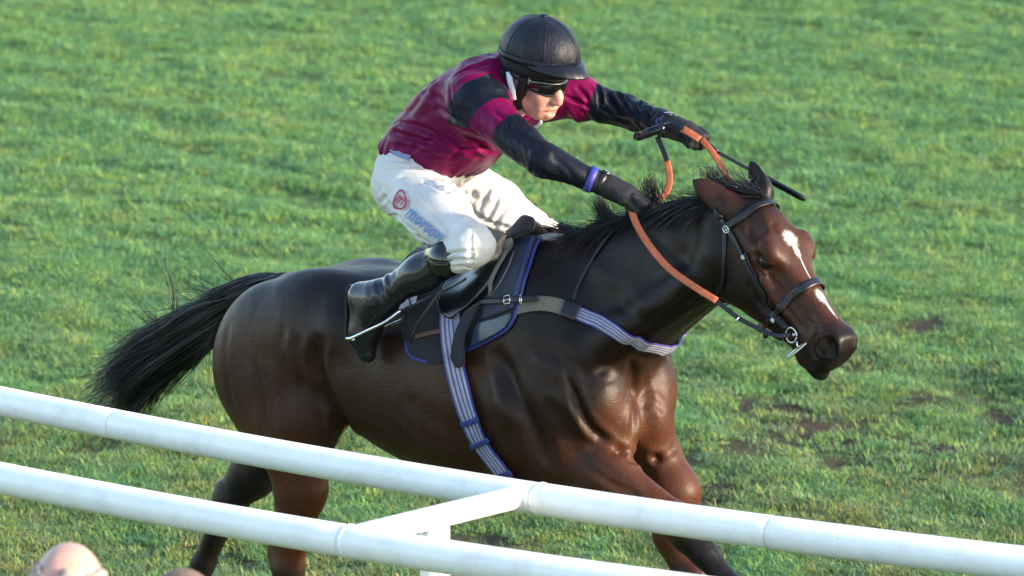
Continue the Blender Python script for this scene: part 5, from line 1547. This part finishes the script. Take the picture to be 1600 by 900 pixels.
# ---- helmet
m_cap, nt, b = node_mat('black_helmet_silk', 0.44, 0.25)
nt.links.new(ramp(nt, noise(nt, coords(nt), 25), [(0.3, (0.004, 0.0052, 0.010)), (0.7, (0.007, 0.0085, 0.016))]), b.inputs['Base Color'])
bump(nt, b, noise(nt, coords(nt, (1, 1, 0.45)), 55, 5, 0.65, 1.6), 0.55, 0.005)
m_hmetal = simple('helmet_shell', (0.005, 0.006, 0.011), 0.38, 0.3, 0.2, 40)
HCc = (-0.012, 0, 0.050)
HPh = HDP - math.radians(9)
HFh = np.array([math.cos(HPh) * math.cos(HDY), math.cos(HPh) * math.sin(HDY), -math.sin(HPh)]); HUh = np.cross(HFh, RL)
HCw = rh(*HCc)
def dome(th, ph, g=0.0):
    """th 0 at the crown .. 1 at the rim; ph round the head"""
    z = math.cos(th * math.pi / 2 * 1.13); s_ = math.sin(th * math.pi / 2 * 1.13)
    seam = 1 - 0.016 * abs(math.cos(ph * 2)) ** 24 * min(1, th * 3)
    puff = 1 + 0.010 * math.sin(ph * 9 + th * 7) * th ** 2 + 0.006 * math.sin(ph * 23) * th ** 3
    k = seam * puff
    return HCw + HFh * math.cos(ph) * s_ * (0.138 + g) * k + RL * math.sin(ph) * s_ * (0.113 + g) * k + HUh * z * (0.115 + g)
nt_, np_ = 22, 96
V = [dome(0, 0)]
for i in range(1, nt_ + 1):
    V += [dome(i / nt_, 2 * math.pi * j / np_ + math.pi / 4 * 0) for j in range(np_)]
F = [(0, 1 + j, 1 + (j + 1) % np_) for j in range(np_)]
for i in range(nt_ - 1):
    a_ = 1 + i * np_
    F += [(a_ + j, a_ + np_ + j, a_ + np_ + (j + 1) % np_, a_ + (j + 1) % np_) for j in range(np_)]
i0 = len(V)
V += [p - (p - HCw) * 0.10 for p in V[1 + (nt_ - 1) * np_:1 + nt_ * np_]]
a_ = 1 + (nt_ - 1) * np_
F += [(a_ + j, i0 + j, i0 + (j + 1) % np_, a_ + (j + 1) % np_) for j in range(np_)]
helmet = hobj('helmet', np.array(V), F, m_cap, rider)
# gathered band, button, seams, peak
bandP = [dome(0.93, t_, 0.002) for t_ in np.linspace(0, 2 * math.pi, 65)]
V, F = sweep(bandP, 0.009, 8, r2=0.004); hobj('helmet_band', V, F, m_cap, helmet)
V, F = ball(dome(0, 0) + HUh * 0.001, (0.013, 0.013, 0.006), RM, 14, 8); hobj('helmet_button', V, F, m_cap, helmet)
for t_ in (0.0, math.pi / 3, 2 * math.pi / 3, math.pi, 4 * math.pi / 3, 5 * math.pi / 3):
    V, F = sweep([dome(q_, t_ + 0.25, 0.0004) for q_ in np.linspace(0.04, 0.92, 18)], 0.0011, 5); hobj('helmet_seam', V, F, m_hmetal, helmet)
pv, pf_ = [], []
for j in range(33):
    t_ = -1.15 + 2.3 * j / 32
    w_ = max(0.0, math.cos(t_ / 1.15 * math.pi / 2)) ** 0.6
    inn = dome(0.90, t_, -0.004); out = dome(0.97, t_, 0.0) + HFh * 0.058 * w_ - HUh * (0.010 + 0.008 * w_)
    mid_ = (inn + out) / 2 + HUh * 0.006
    for p_ in (inn + HUh * 0.003, mid_ + HUh * 0.003, out + HUh * 0.001, out - HUh * 0.003, mid_ - HUh * 0.003, inn - HUh * 0.003): pv.append(p_)
for j in range(32):
    for k in range(6): pf_.append((j * 6 + k, j * 6 + (k + 1) % 6, (j + 1) * 6 + (k + 1) % 6, (j + 1) * 6 + k))
hobj('helmet_peak', np.array(pv), pf_, m_hmetal, helmet)
lin_ = [HCw + HFh * math.cos(t_) * 0.124 + RL * math.sin(t_) * 0.100 - HUh * (0.034 + 0.010 * (1 - math.cos(t_)) / 2) for t_ in np.linspace(0, 2 * math.pi, 49)]
V, F = sweep(lin_, 0.022, 10, tuple(HUh), r2=0.007); hobj('helmet_lining', V, F, m_blackcloth, helmet)
# harness, ear pads, chin strap
for sg in (-1, 1):
    V, F = sweep(resample([rh(-0.055, sg * 0.085, -0.02), rh(-0.050, sg * 0.080, -0.06), rh(-0.02, sg * 0.066, -0.105)], 14), 0.013, 10, r2=0.020); hobj('harness', V, F, m_blackcloth, helmet)
    V, F = sweep(resample([rh(0.024, sg * 0.084, -0.01), rh(0.022, sg * 0.080, -0.045), rh(0.012, sg * 0.068, -0.088), rh(0.02, sg * 0.055, -0.118)], 16), [0.014] * 10 + [0.010] * 6, 10, r2=0.018); hobj('harness', V, F, m_blackcloth, helmet)
V, F = sweep(resample([rh(0.012, -0.064, -0.105), rh(0.025, -0.045, -0.130), rh(0.035, 0, -0.150), rh(0.025, 0.045, -0.130), rh(0.012, 0.064, -0.105)], 24), 0.003, 8, r2=0.008); hobj('chin_strap', V, F, m_leather, helmet)
V, F = sweep(resample([rh(-0.075, -0.075, -0.045), rh(-0.10, 0, -0.06), rh(-0.075, 0.075, -0.045)], 12), 0.030, 10, r2=0.014); hobj('neck_pad', V, F, m_blackcloth, helmet)
# goggles
m_lens = simple('black_lens', (0.004, 0.004, 0.005), 0.05, 0.8, 0.1, 10)
gv, gf = [], []
for j in range(41):
    t_ = -1.25 + 2.5 * j / 40
    nose_gap = 0.016 * math.exp(-(t_ / 0.16) ** 2)
    hh = 0.028 * (1 - 0.45 * (abs(t_) / 1.25) ** 3)
    rf, rl = 0.108, 0.080
    c_ = (math.cos(t_) * rf * 0.94 - 0.002, math.sin(t_) * rl)
    for zz, bulge in ((hh - 0.006, 0.0), (hh * 0.5 - 0.004, 0.006), (-0.004 - 0.3 * hh, 0.007), (-hh * 0.85 - 0.006 + nose_gap, 0.001)):
        s_ = 1 + bulge / 0.1
        gv.append(rh(c_[0] * s_, c_[1] * s_, -0.020 + zz))
for j in range(40):
    for k in range(3): gf.append((j * 4 + k, j * 4 + k + 1, (j + 1) * 4 + k + 1, (j + 1) * 4 + k))
goggles = empty('goggles')
goggles.parent = rider
V, F = np.array(gv), gf
n_ = len(V); ctr = rh(0, 0, -0.02)
V = np.vstack([V, V - (V - ctr) * 0.05]); F = F + [tuple(n_ + i for i in q_[::-1]) for q_ in gf]
rim = [j * 4 for j in range(41)] + [40 * 4 + k for k in range(1, 4)] + [j * 4 + 3 for j in range(39, -1, -1)] + [2, 1]
for a_, c_ in zip(rim, rim[1:] + rim[:1]): F.append((a_, c_, n_ + c_, n_ + a_))
hobj('lens', V, F, m_lens, goggles)
edge = [gv[j * 4 + 3] for j in range(41)]
V, F = sweep(edge, 0.0032, 8); hobj('goggle_frame', V, F, m_leather, goggles)
edge = [gv[j * 4] for j in range(41)]
V, F = sweep(edge, 0.004, 8); hobj('goggle_frame', V, F, m_leather, goggles)
for sg in (-1, 1):
    V, F = sweep(resample([rh(0.030, sg * 0.079, -0.022), rh(-0.005, sg * 0.092, -0.015), rh(-0.07, sg * 0.09, -0.005)], 12), 0.011, 8, r2=0.003); hobj('goggle_strap', V, F, m_leather, goggles)
c = rh(0.040, -0.080, -0.016)
buckle('goggle_buckle', c, RF, -RL, 0.014, 0.014, m_metal, goggles, 0.0012)

# ---- whip, held in the far hand
whip = hroot('whip', HAf)
tag(whip, 'black riding whip held in the far gloved hand beside the horse ear', 'whip')
w0, w1, w2 = at(1082, 206, 0.155), at(1122, 238, 0.155), at(1258, 312, 0.155)
V, F = sweep(resample([w0 + (w0 - w1) * 0.5, w0, w1], 10), [0.009, 0.0095, 0.009, 0.0085, 0.008, 0.008, 0.008, 0.008, 0.0085, 0.006], 10); hobj('handle', V, F, m_leather, whip)
V, F = sweep(resample([w1, w1 + (w2 - w1) * 0.55], 12), 0.0055, 10); hobj('shaft', V, F, m_gloss, whip)
V, F = sweep(resample([w1 + (w2 - w1) * 0.50, w2], 10), np.r_[0.007, np.full(8, 0.0105), 0.006], 10, r2=np.r_[0.004, np.full(8, 0.006), 0.003]); hobj('padded_end', V, F, m_gloss, whip)

# ================================================================== SPECTATORS (this side of the rail)
def spectator(px, py_top, dist, label, skin_c, hair_c, coat_c, trouser_c, bald, turn, build=1.0):
    d = ray(px, py_top); d = d / np.linalg.norm(d)
    top = CAMP + d * dist
    h = top[2]
    root = empty('person', (top[0], top[1], 0), turn)
    tag(root, label, 'person')
    f = Field(); s_ = h / 1.78
    P = lambda x, y, z: np.array([x, y, z]) * s_
    f.ell(P(0, -0.005, 1.672), np.array([0.079, 0.098, 0.106]) * s_, None, 0.03)
    f.ell(P(0, 0.035, 1.605), np.array([0.062, 0.068, 0.085]) * s_, None, 0.03)
    f.chain([(P(0, 0.100, 1.65), 0.012), (P(0, 0.112, 1.615), 0.014)], 0.02)
    for g in (-1, 1):
        f.ell(P(g * 0.080, -0.005, 1.640), np.array([0.010, 0.022, 0.032]) * s_, None, 0.008)
        f.chain([(P(g * 0.19, -0.02, 1.40), 0.065 * build), (P(g * 0.24, -0.03, 1.12), 0.052), (P(g * 0.20, 0.12, 0.92), 0.04), (P(g * 0.19, 0.17, 0.88), 0.042)], 0.04)
        f.chain([(P(g * 0.10, -0.01, 0.92), 0.105 * build), (P(g * 0.11, 0.0, 0.50), 0.068), (P(g * 0.115, -0.02, 0.10), 0.046)], 0.04)
        f.cone(P(g * 0.115, -0.03, 0.05), P(g * 0.125, 0.13, 0.035), 0.045, 0.036, 0.03)
    f.chain([(P(0, -0.01, 1.47), 0.062), (P(0, 0.0, 1.58), 0.058)], 0.05)
    f.loft(P(0, 0, 0.9), (0, 0, 1), (0, 1, 0), np.array([(0.0, 0.12, -0.11, 0.17, 0), (0.2, 0.13, -0.11, 0.165, 0), (0.42, 0.12, -0.12, 0.19, 0), (0.54, 0.08, -0.10, 0.18, 0), (0.60, 0.05, -0.06, 0.09, 0)]) * s_ * [1, build, build, build, 1], 0.06)
    V, Q = f.mesh(axis(-0.4, 0.4, 0.013), axis(-0.25, 0.3, 0.013), np.unique(np.round(np.r_[axis(0, 1.45, 0.014), axis(1.457, 1.85, 0.007)], 5)))
    V = relax(V, Q, 2, 0.4)
    sk = simple('spectator_skin', skin_c, 0.42, 0.4, 0.16, 24)
    me = mesh_np('body', V, Q); link('body', me, sk, root)
    def shell(name, off, keep, mat):
        Nn = normals(V, Q); k = keep(V / s_)
        F_ = Q[k[Q].all(1)]
        used = np.unique(F_); mp_ = np.full(len(V), -1); mp_[used] = np.arange(len(used))
        F2 = mp_[F_]; V2 = (V + Nn * off)[used]; n_ = len(V2)
        V3 = np.vstack([V2, (V - Nn * 0.004)[used]])
        Fb = F2[:, ::-1] + n_
        e = np.concatenate([F2[:, [0, 1]], F2[:, [1, 2]], F2[:, [2, 3]], F2[:, [3, 0]]])
        key = set(map(tuple, e.tolist())); bd = [(a, b_) for a, b_ in key if (b_, a) not in key]
        side = np.array([(b_, a, a + n_, b_ + n_) for a, b_ in bd])
        link(name, mesh_np(name, V3, np.vstack([F2, Fb, side])), mat, root)
    shell('coat', 0.022, lambda p: (p[:, 2] < 1.50) & (p[:, 2] > 0.74) & ~((np.abs(p[:, 0]) > 0.14) & (p[:, 2] < 0.93) & (p[:, 1] > 0.10)), simple('coat_cloth', coat_c, 0.8, 0.3, 0.2, 40, 0.3, 300))
    shell('trousers', 0.012, lambda p: (p[:, 2] < 0.95) & (p[:, 2] > 0.10) & (np.abs(p[:, 0]) < 0.24) & (p[:, 1] < 0.1), simple('trouser_cloth', trouser_c, 0.85, 0.2, 0.2, 40))
    shell('shoe', 0.008, lambda p: p[:, 2] < 0.10, simple('shoe_leather', (0.03, 0.02, 0.015), 0.4))
    lim = (lambda p: (p[:, 2] > 1.585) & (p[:, 2] < 1.728 - 0.35 * np.clip(p[:, 1] + 0.02, 0, 1) + 0.01 * np.sin(p[:, 0] * 90)) & (p[:, 1] < 0.045)) if bald else \
          (lambda p: (p[:, 2] > 1.60 + 0.9 * np.clip(p[:, 1] + 0.01, 0, 1)) & (p[:, 1] < 0.085))
    shell('hair', 0.010, lim, simple('spectator_hair', hair_c, 0.7, 0.3, 0.35, 90, 0.6, 260))
    return root
spectator(107, 846, 12.0, 'balding spectator with white hair round the sides, seen from behind at lower left', (0.46, 0.26, 0.21), (0.30, 0.25, 0.23), (0.03, 0.035, 0.05), (0.03, 0.03, 0.035), True, math.radians(-12))
spectator(285, 893, 12.2, 'brown haired spectator of whom only the crown shows at the bottom edge', (0.55, 0.32, 0.25), (0.16, 0.11, 0.08), (0.06, 0.05, 0.04), (0.04, 0.04, 0.05), False, math.radians(5))

# ================================================================== TURF
def pnoise2(x, y, sc, seed):
    r = np.random.default_rng(seed); out = 0
    for i in range(9):
        a = r.uniform(0, 2 * math.pi); k = sc * r.uniform(0.5, 2.0)
        out = out + np.sin((x * math.cos(a) + y * math.sin(a)) * k + r.uniform(0, 6.3))
    return out / 3.0
MUD = [(*on_level(px, py, 0)[:2], rx, ry) for px, py, rx, ry in (
    (1300, 700, 0.30, 0.28), (1470, 690, 0.30, 0.22), (1590, 700, 0.35, 0.4), (1430, 506, 0.22, 0.16), (1180, 690, 0.30, 0.25), (1240, 640, 0.35, 0.25),
    (1400, 640, 0.30, 0.22), (1560, 620, 0.22, 0.2), (1110, 760, 0.25, 0.2), (1330, 560, 0.15, 0.2), (1500, 560, 0.2, 0.2), (130, 700, 0.10, 0.07), (60, 690, 0.12, 0.1), (620, 850, 0.3, 0.15), (780, 850, 0.25, 0.15), (360, 880, 0.2, 0.12))]
WORN = [(*on_level(px, py, 0)[:2], rx, ry) for px, py, rx, ry in ((1350, 690, 0.9, 1.3), (1150, 740, 0.6, 0.8), (1540, 640, 0.5, 1.2), (600, 860, 0.8, 0.5), (80, 690, 0.4, 0.5))]
def mud_at(x, y):
    m = np.zeros(np.shape(x))
    for cx, cy, rx, ry in MUD:
        m = np.maximum(m, np.exp(-(((x - cx) / rx) ** 2 + ((y - cy) / (ry * 2.2)) ** 2)))
    n = 0.5 + 0.5 * pnoise2(x, y, 9.0, 3)
    worn = np.clip(0.30 - 0.045 * np.abs(y - 4.0), 0, 1) * (0.5 + 0.5 * np.tanh(x * 0.8))
    for px_, py_, rx_, ry_ in WORN:
        m = np.maximum(m, 0.62 * np.exp(-(((x - px_) / rx_) ** 2 + ((y - py_) / ry_) ** 2)) * np.clip(0.3 + 0.9 * pnoise2(x, y, 13.0, 31), 0, 1))
    return np.clip(m * (0.45 + 0.9 * n) + worn * (n > 0.75), 0, 1)
def height(x, y):
    return 0.012 * pnoise2(x, y, 5.0, 7) + 0.008 * pnoise2(x, y, 14.0, 8) - 0.02 * mud_at(x, y) + 0.014 * mud_at(x, y) * pnoise2(x, y, 34, 5)
gx = np.r_[-900, -200, -50, -14, axis(-8, 8, 0.11), 14, 50, 200, 900]
gy = np.r_[-300, -60, -20, axis(-8, 30, 0.13), 40, 60, 120, 300, 900, 1800]
GX, GY = np.meshgrid(gx, gy, indexing='ij')
near = (np.abs(GX) < 9) & (GY > -9) & (GY < 31)
GZ = np.where(near, height(GX, GY), 0.0) - 0.01
V = np.stack([GX, GY, GZ], -1).reshape(-1, 3)
nx_, ny_ = len(gx), len(gy)
ii, jj = np.meshgrid(np.arange(nx_ - 1), np.arange(ny_ - 1), indexing='ij')
a_ = (ii * ny_ + jj).ravel()
F = np.stack([a_, a_ + ny_, a_ + ny_ + 1, a_ + 1], -1)
m_g, nt, b = node_mat('turf_soil', 0.95, 0.15)
v = coords(nt)
soil = ramp(nt, noise(nt, v, 26, 6, 0.7), [(0.3, (0.030, 0.021, 0.014)), (0.7, (0.095, 0.070, 0.050))])
thatch = ramp(nt, noise(nt, v, 9, 6, 0.7), [(0.3, (0.055, 0.095, 0.032)), (0.7, (0.120, 0.170, 0.055))])
at_n = N(nt, 'ShaderNodeAttribute', attribute_name='mud')
nt.links.new(mixc(nt, at_n.outputs['Fac'], thatch, soil), b.inputs['Base Color'])
bump(nt, b, noise(nt, v, 40, 6, 0.7), 0.9, 0.03)
ground = link('ground', mesh_np('ground', V, F), m_g)
ground['kind'] = 'structure'
fa_ = ground.data.attributes.new('mud', 'FLOAT', 'POINT')
fa_.data.foreach_set('value', np.where(near, mud_at(GX, GY), 0).ravel().astype(np.float32))

m_grass, nt, b = node_mat('grass_blades', 0.5, 0.3)
geo = N(nt, 'ShaderNodeNewGeometry')
mp = N(nt, 'ShaderNodeMapping'); mp.inputs['Scale'].default_value = (1, 0.55, 1)
nt.links.new(geo.outputs['Position'], mp.inputs[0])
n1 = noise(nt, mp.outputs[0], 1.1, 4, 0.6)
n2 = noise(nt, mp.outputs[0], 5.5, 3, 0.6)
at_n = N(nt, 'ShaderNodeAttribute', attribute_name='shade')
base_c = ramp(nt, math_n(nt, 'ADD', math_n(nt, 'MULTIPLY', n1, 0.55), math_n(nt, 'MULTIPLY', n2, 0.45)), [(0.30, (0.078, 0.205, 0.085)), (0.46, (0.118, 0.280, 0.102)), (0.58, (0.168, 0.315, 0.102)), (0.72, (0.265, 0.325, 0.130))])
oi = N(nt, 'ShaderNodeObjectInfo')
# worn, yellowed strip beside the rail
sx = N(nt, 'ShaderNodeSeparateXYZ'); nt.links.new(geo.outputs['Position'], sx.inputs[0])
mr_ = N(nt, 'ShaderNodeMapRange'); mr_.inputs[1].default_value = 9.5; mr_.inputs[2].default_value = 2.5; mr_.inputs[3].default_value = 0.0; mr_.inputs[4].default_value = 0.75
nt.links.new(sx.outputs[1], mr_.inputs[0])
wn2 = ramp(nt, noise(nt, mp.outputs[0], 2.6, 5, 0.7), [(0.38, (0, 0, 0)), (0.62, (1, 1, 1))])
base_c = mixc(nt, math_n(nt, 'MULTIPLY', mr_.outputs[0], wn2), base_c, (0.175, 0.185, 0.075))
c_ = mixc(nt, 1.0, base_c, at_n.outputs['Color'], 'MULTIPLY')
c_ = mixc(nt, 1.0, c_, ramp(nt, oi.outputs['Random'], [(0.0, (0.55, 0.62, 0.75)), (0.35, (0.85, 0.9, 1.0)), (0.7, (1.1, 1.05, 0.9)), (0.9, (1.35, 1.15, 0.75)), (1.0, (1.5, 1.05, 0.8))]), 'MULTIPLY')
nt.links.new(c_, b.inputs['Base Color'])
tr = N(nt, 'ShaderNodeBsdfTranslucent'); nt.links.new(c_, tr.inputs[0])
mxs = N(nt, 'ShaderNodeMixShader'); mxs.inputs[0].default_value = 0.22
nt.links.new(b.outputs[0], mxs.inputs[1]); nt.links.new(tr.outputs[0], mxs.inputs[2])
nt.links.new(mxs.outputs[0], nt.nodes['Material Output'].inputs[0])

def tuft(k):
    r = np.random.default_rng(100 + k)
    V, F, C = [], [], []
    for i in range(38):
        a = r.uniform(0, 2 * math.pi); rad = 0.062 * math.sqrt(r.random())
        p = np.array([math.cos(a) * rad, math.sin(a) * rad, -0.004])
        L = r.uniform(0.016, 0.046); lean = r.uniform(0.4, 1.6); d = r.uniform(0, 2 * math.pi)
        dirv = np.array([math.cos(d), math.sin(d), 0]); sd = np.array([-math.sin(d), math.cos(d), 0])
        w = r.uniform(0.0011, 0.0024)
        o = len(V)
        for s_, ww in ((0, 1.0), (0.45, 0.9), (0.8, 0.6)):
            ang_ = lean * s_
            q = p + (dirv * math.sin(ang_) + np.array([0, 0, 1]) * math.cos(ang_)) * L * s_
            V += [q - sd * w * ww, q + sd * w * ww]
        V.append(p + (dirv * math.sin(lean) + np.array([0, 0, 1]) * math.cos(lean * 0.9)) * L)
        F += [(o, o + 1, o + 3, o + 2), (o + 2, o + 3, o + 5, o + 4), (o + 4, o + 5, o + 6)]
        u = r.random()
        c = (2.0, 1.35, 1.3) if u < 0.10 else (1.4, 1.2, 0.9) if u < 0.3 else (r.uniform(0.7, 1.25), r.uniform(0.8, 1.2), r.uniform(0.7, 1.5))
        C += [c] * 7
    me = bpy.data.meshes.new('grass_tuft'); me.from_pydata([tuple(q) for q in V], [], F); me.update()
    ca = me.color_attributes.new('shade', 'FLOAT_COLOR', 'POINT')
    ca.data.foreach_set('color', np.c_[np.array(C), np.ones(len(C))].astype(np.float32).ravel())
    me.materials.append(m_grass)
    return bpy.data.objects.new('grass_tuft', me)
tcol = bpy.data.collections.new('grass_tufts')
for k in range(7): tcol.objects.link(tuft(k))
r = np.random.default_rng(21)
def scatter(n, x0, x1, y0, y1, keep):
    x, y = r.uniform(x0, x1, n), r.uniform(y0, y1, n)
    k = keep(x, y)
    return np.c_[x[k], y[k]]
view = lambda x, y: np.abs(x) < 0.108 * (y + 16.7) + 0.25
def clumpy(x, y, p=1.0):
    m = mud_at(x, y)
    return r.random(len(x)) < p * np.clip(1.06 - 1.15 * m, 0.16, 1) * np.clip(0.75 + 0.35 * pnoise2(x, y, 16, 12), 0.25, 1)
pts = [scatter(78000, -3.4, 3.4, 1.3, 9.0, lambda x, y: view(x, y) & clumpy(x, y)),
       scatter(56000, -4.6, 4.6, 9.0, 24.0, lambda x, y: view(x, y) & clumpy(x, y)),
       scatter(70000, -13, 13, -9, 38, lambda x, y: ~(view(x, y) & (y > 1.3) & (y < 24)) & clumpy(x, y))]
sc_ = [1.0, 1.15, 1.4]
PP, SS = [], []
for p_, s_ in zip(pts, sc_):
    PP.append(np.c_[p_, np.where((np.abs(p_[:, 0]) < 8) & (p_[:, 1] > -8) & (p_[:, 1] < 30), height(p_[:, 0], p_[:, 1]) - 0.008, -0.008)]); SS.append(np.full(len(p_), s_) * r.uniform(0.6, 1.1, len(p_)) * (1 + 0.15 * pnoise2(p_[:, 0], p_[:, 1], 4, 15)).clip(0.6, 1.3))
PP, SS = np.vstack(PP), np.concatenate(SS)
me = bpy.data.meshes.new('grass'); me.vertices.add(len(PP)); me.vertices.foreach_set('co', PP.astype(np.float32).ravel())
fa_ = me.attributes.new('size', 'FLOAT', 'POINT'); fa_.data.foreach_set('value', SS.astype(np.float32))
fa_ = me.attributes.new('pick', 'INT', 'POINT'); fa_.data.foreach_set('value', r.integers(0, 7, len(PP)).astype(np.int32))
fa_ = me.attributes.new('turn', 'FLOAT_VECTOR', 'POINT')
fa_.data.foreach_set('vector', np.c_[r.normal(0, 0.12, len(PP)), r.normal(0, 0.12, len(PP)), r.uniform(0, 6.28, len(PP))].astype(np.float32).ravel())
grass = link('grass', me, m_grass)
grass['kind'] = 'stuff'
grass['label'] = 'short green turf of the racecourse with yellowed and trodden patches'
ng = bpy.data.node_groups.new('grass_scatter', 'GeometryNodeTree')
ng.interface.new_socket('Geometry', in_out='INPUT', socket_type='NodeSocketGeometry')
ng.interface.new_socket('Geometry', in_out='OUTPUT', socket_type='NodeSocketGeometry')
gi, go_ = ng.nodes.new('NodeGroupInput'), ng.nodes.new('NodeGroupOutput')
ci = ng.nodes.new('GeometryNodeCollectionInfo'); ci.inputs['Collection'].default_value = tcol
ci.inputs['Separate Children'].default_value = True; ci.inputs['Reset Children'].default_value = True
ip = ng.nodes.new('GeometryNodeInstanceOnPoints'); ip.inputs['Pick Instance'].default_value = True
def attr(name, typ):
    n = ng.nodes.new('GeometryNodeInputNamedAttribute'); n.data_type = typ; n.inputs[0].default_value = name
    return n.outputs[0]
m2p = ng.nodes.new('GeometryNodeMeshToPoints')
ng.links.new(gi.outputs[0], m2p.inputs[0]); ng.links.new(m2p.outputs[0], ip.inputs['Points'])
ng.links.new(ci.outputs[0], ip.inputs['Instance'])
ng.links.new(attr('pick', 'INT'), ip.inputs['Instance Index'])
ng.links.new(attr('size', 'FLOAT'), ip.inputs['Scale'])
ng.links.new(attr('turn', 'FLOAT_VECTOR'), ip.inputs['Rotation'])
ng.links.new(ip.outputs[0], go_.inputs[0])
md = grass.modifiers.new('scatter', 'NODES'); md.node_group = ng
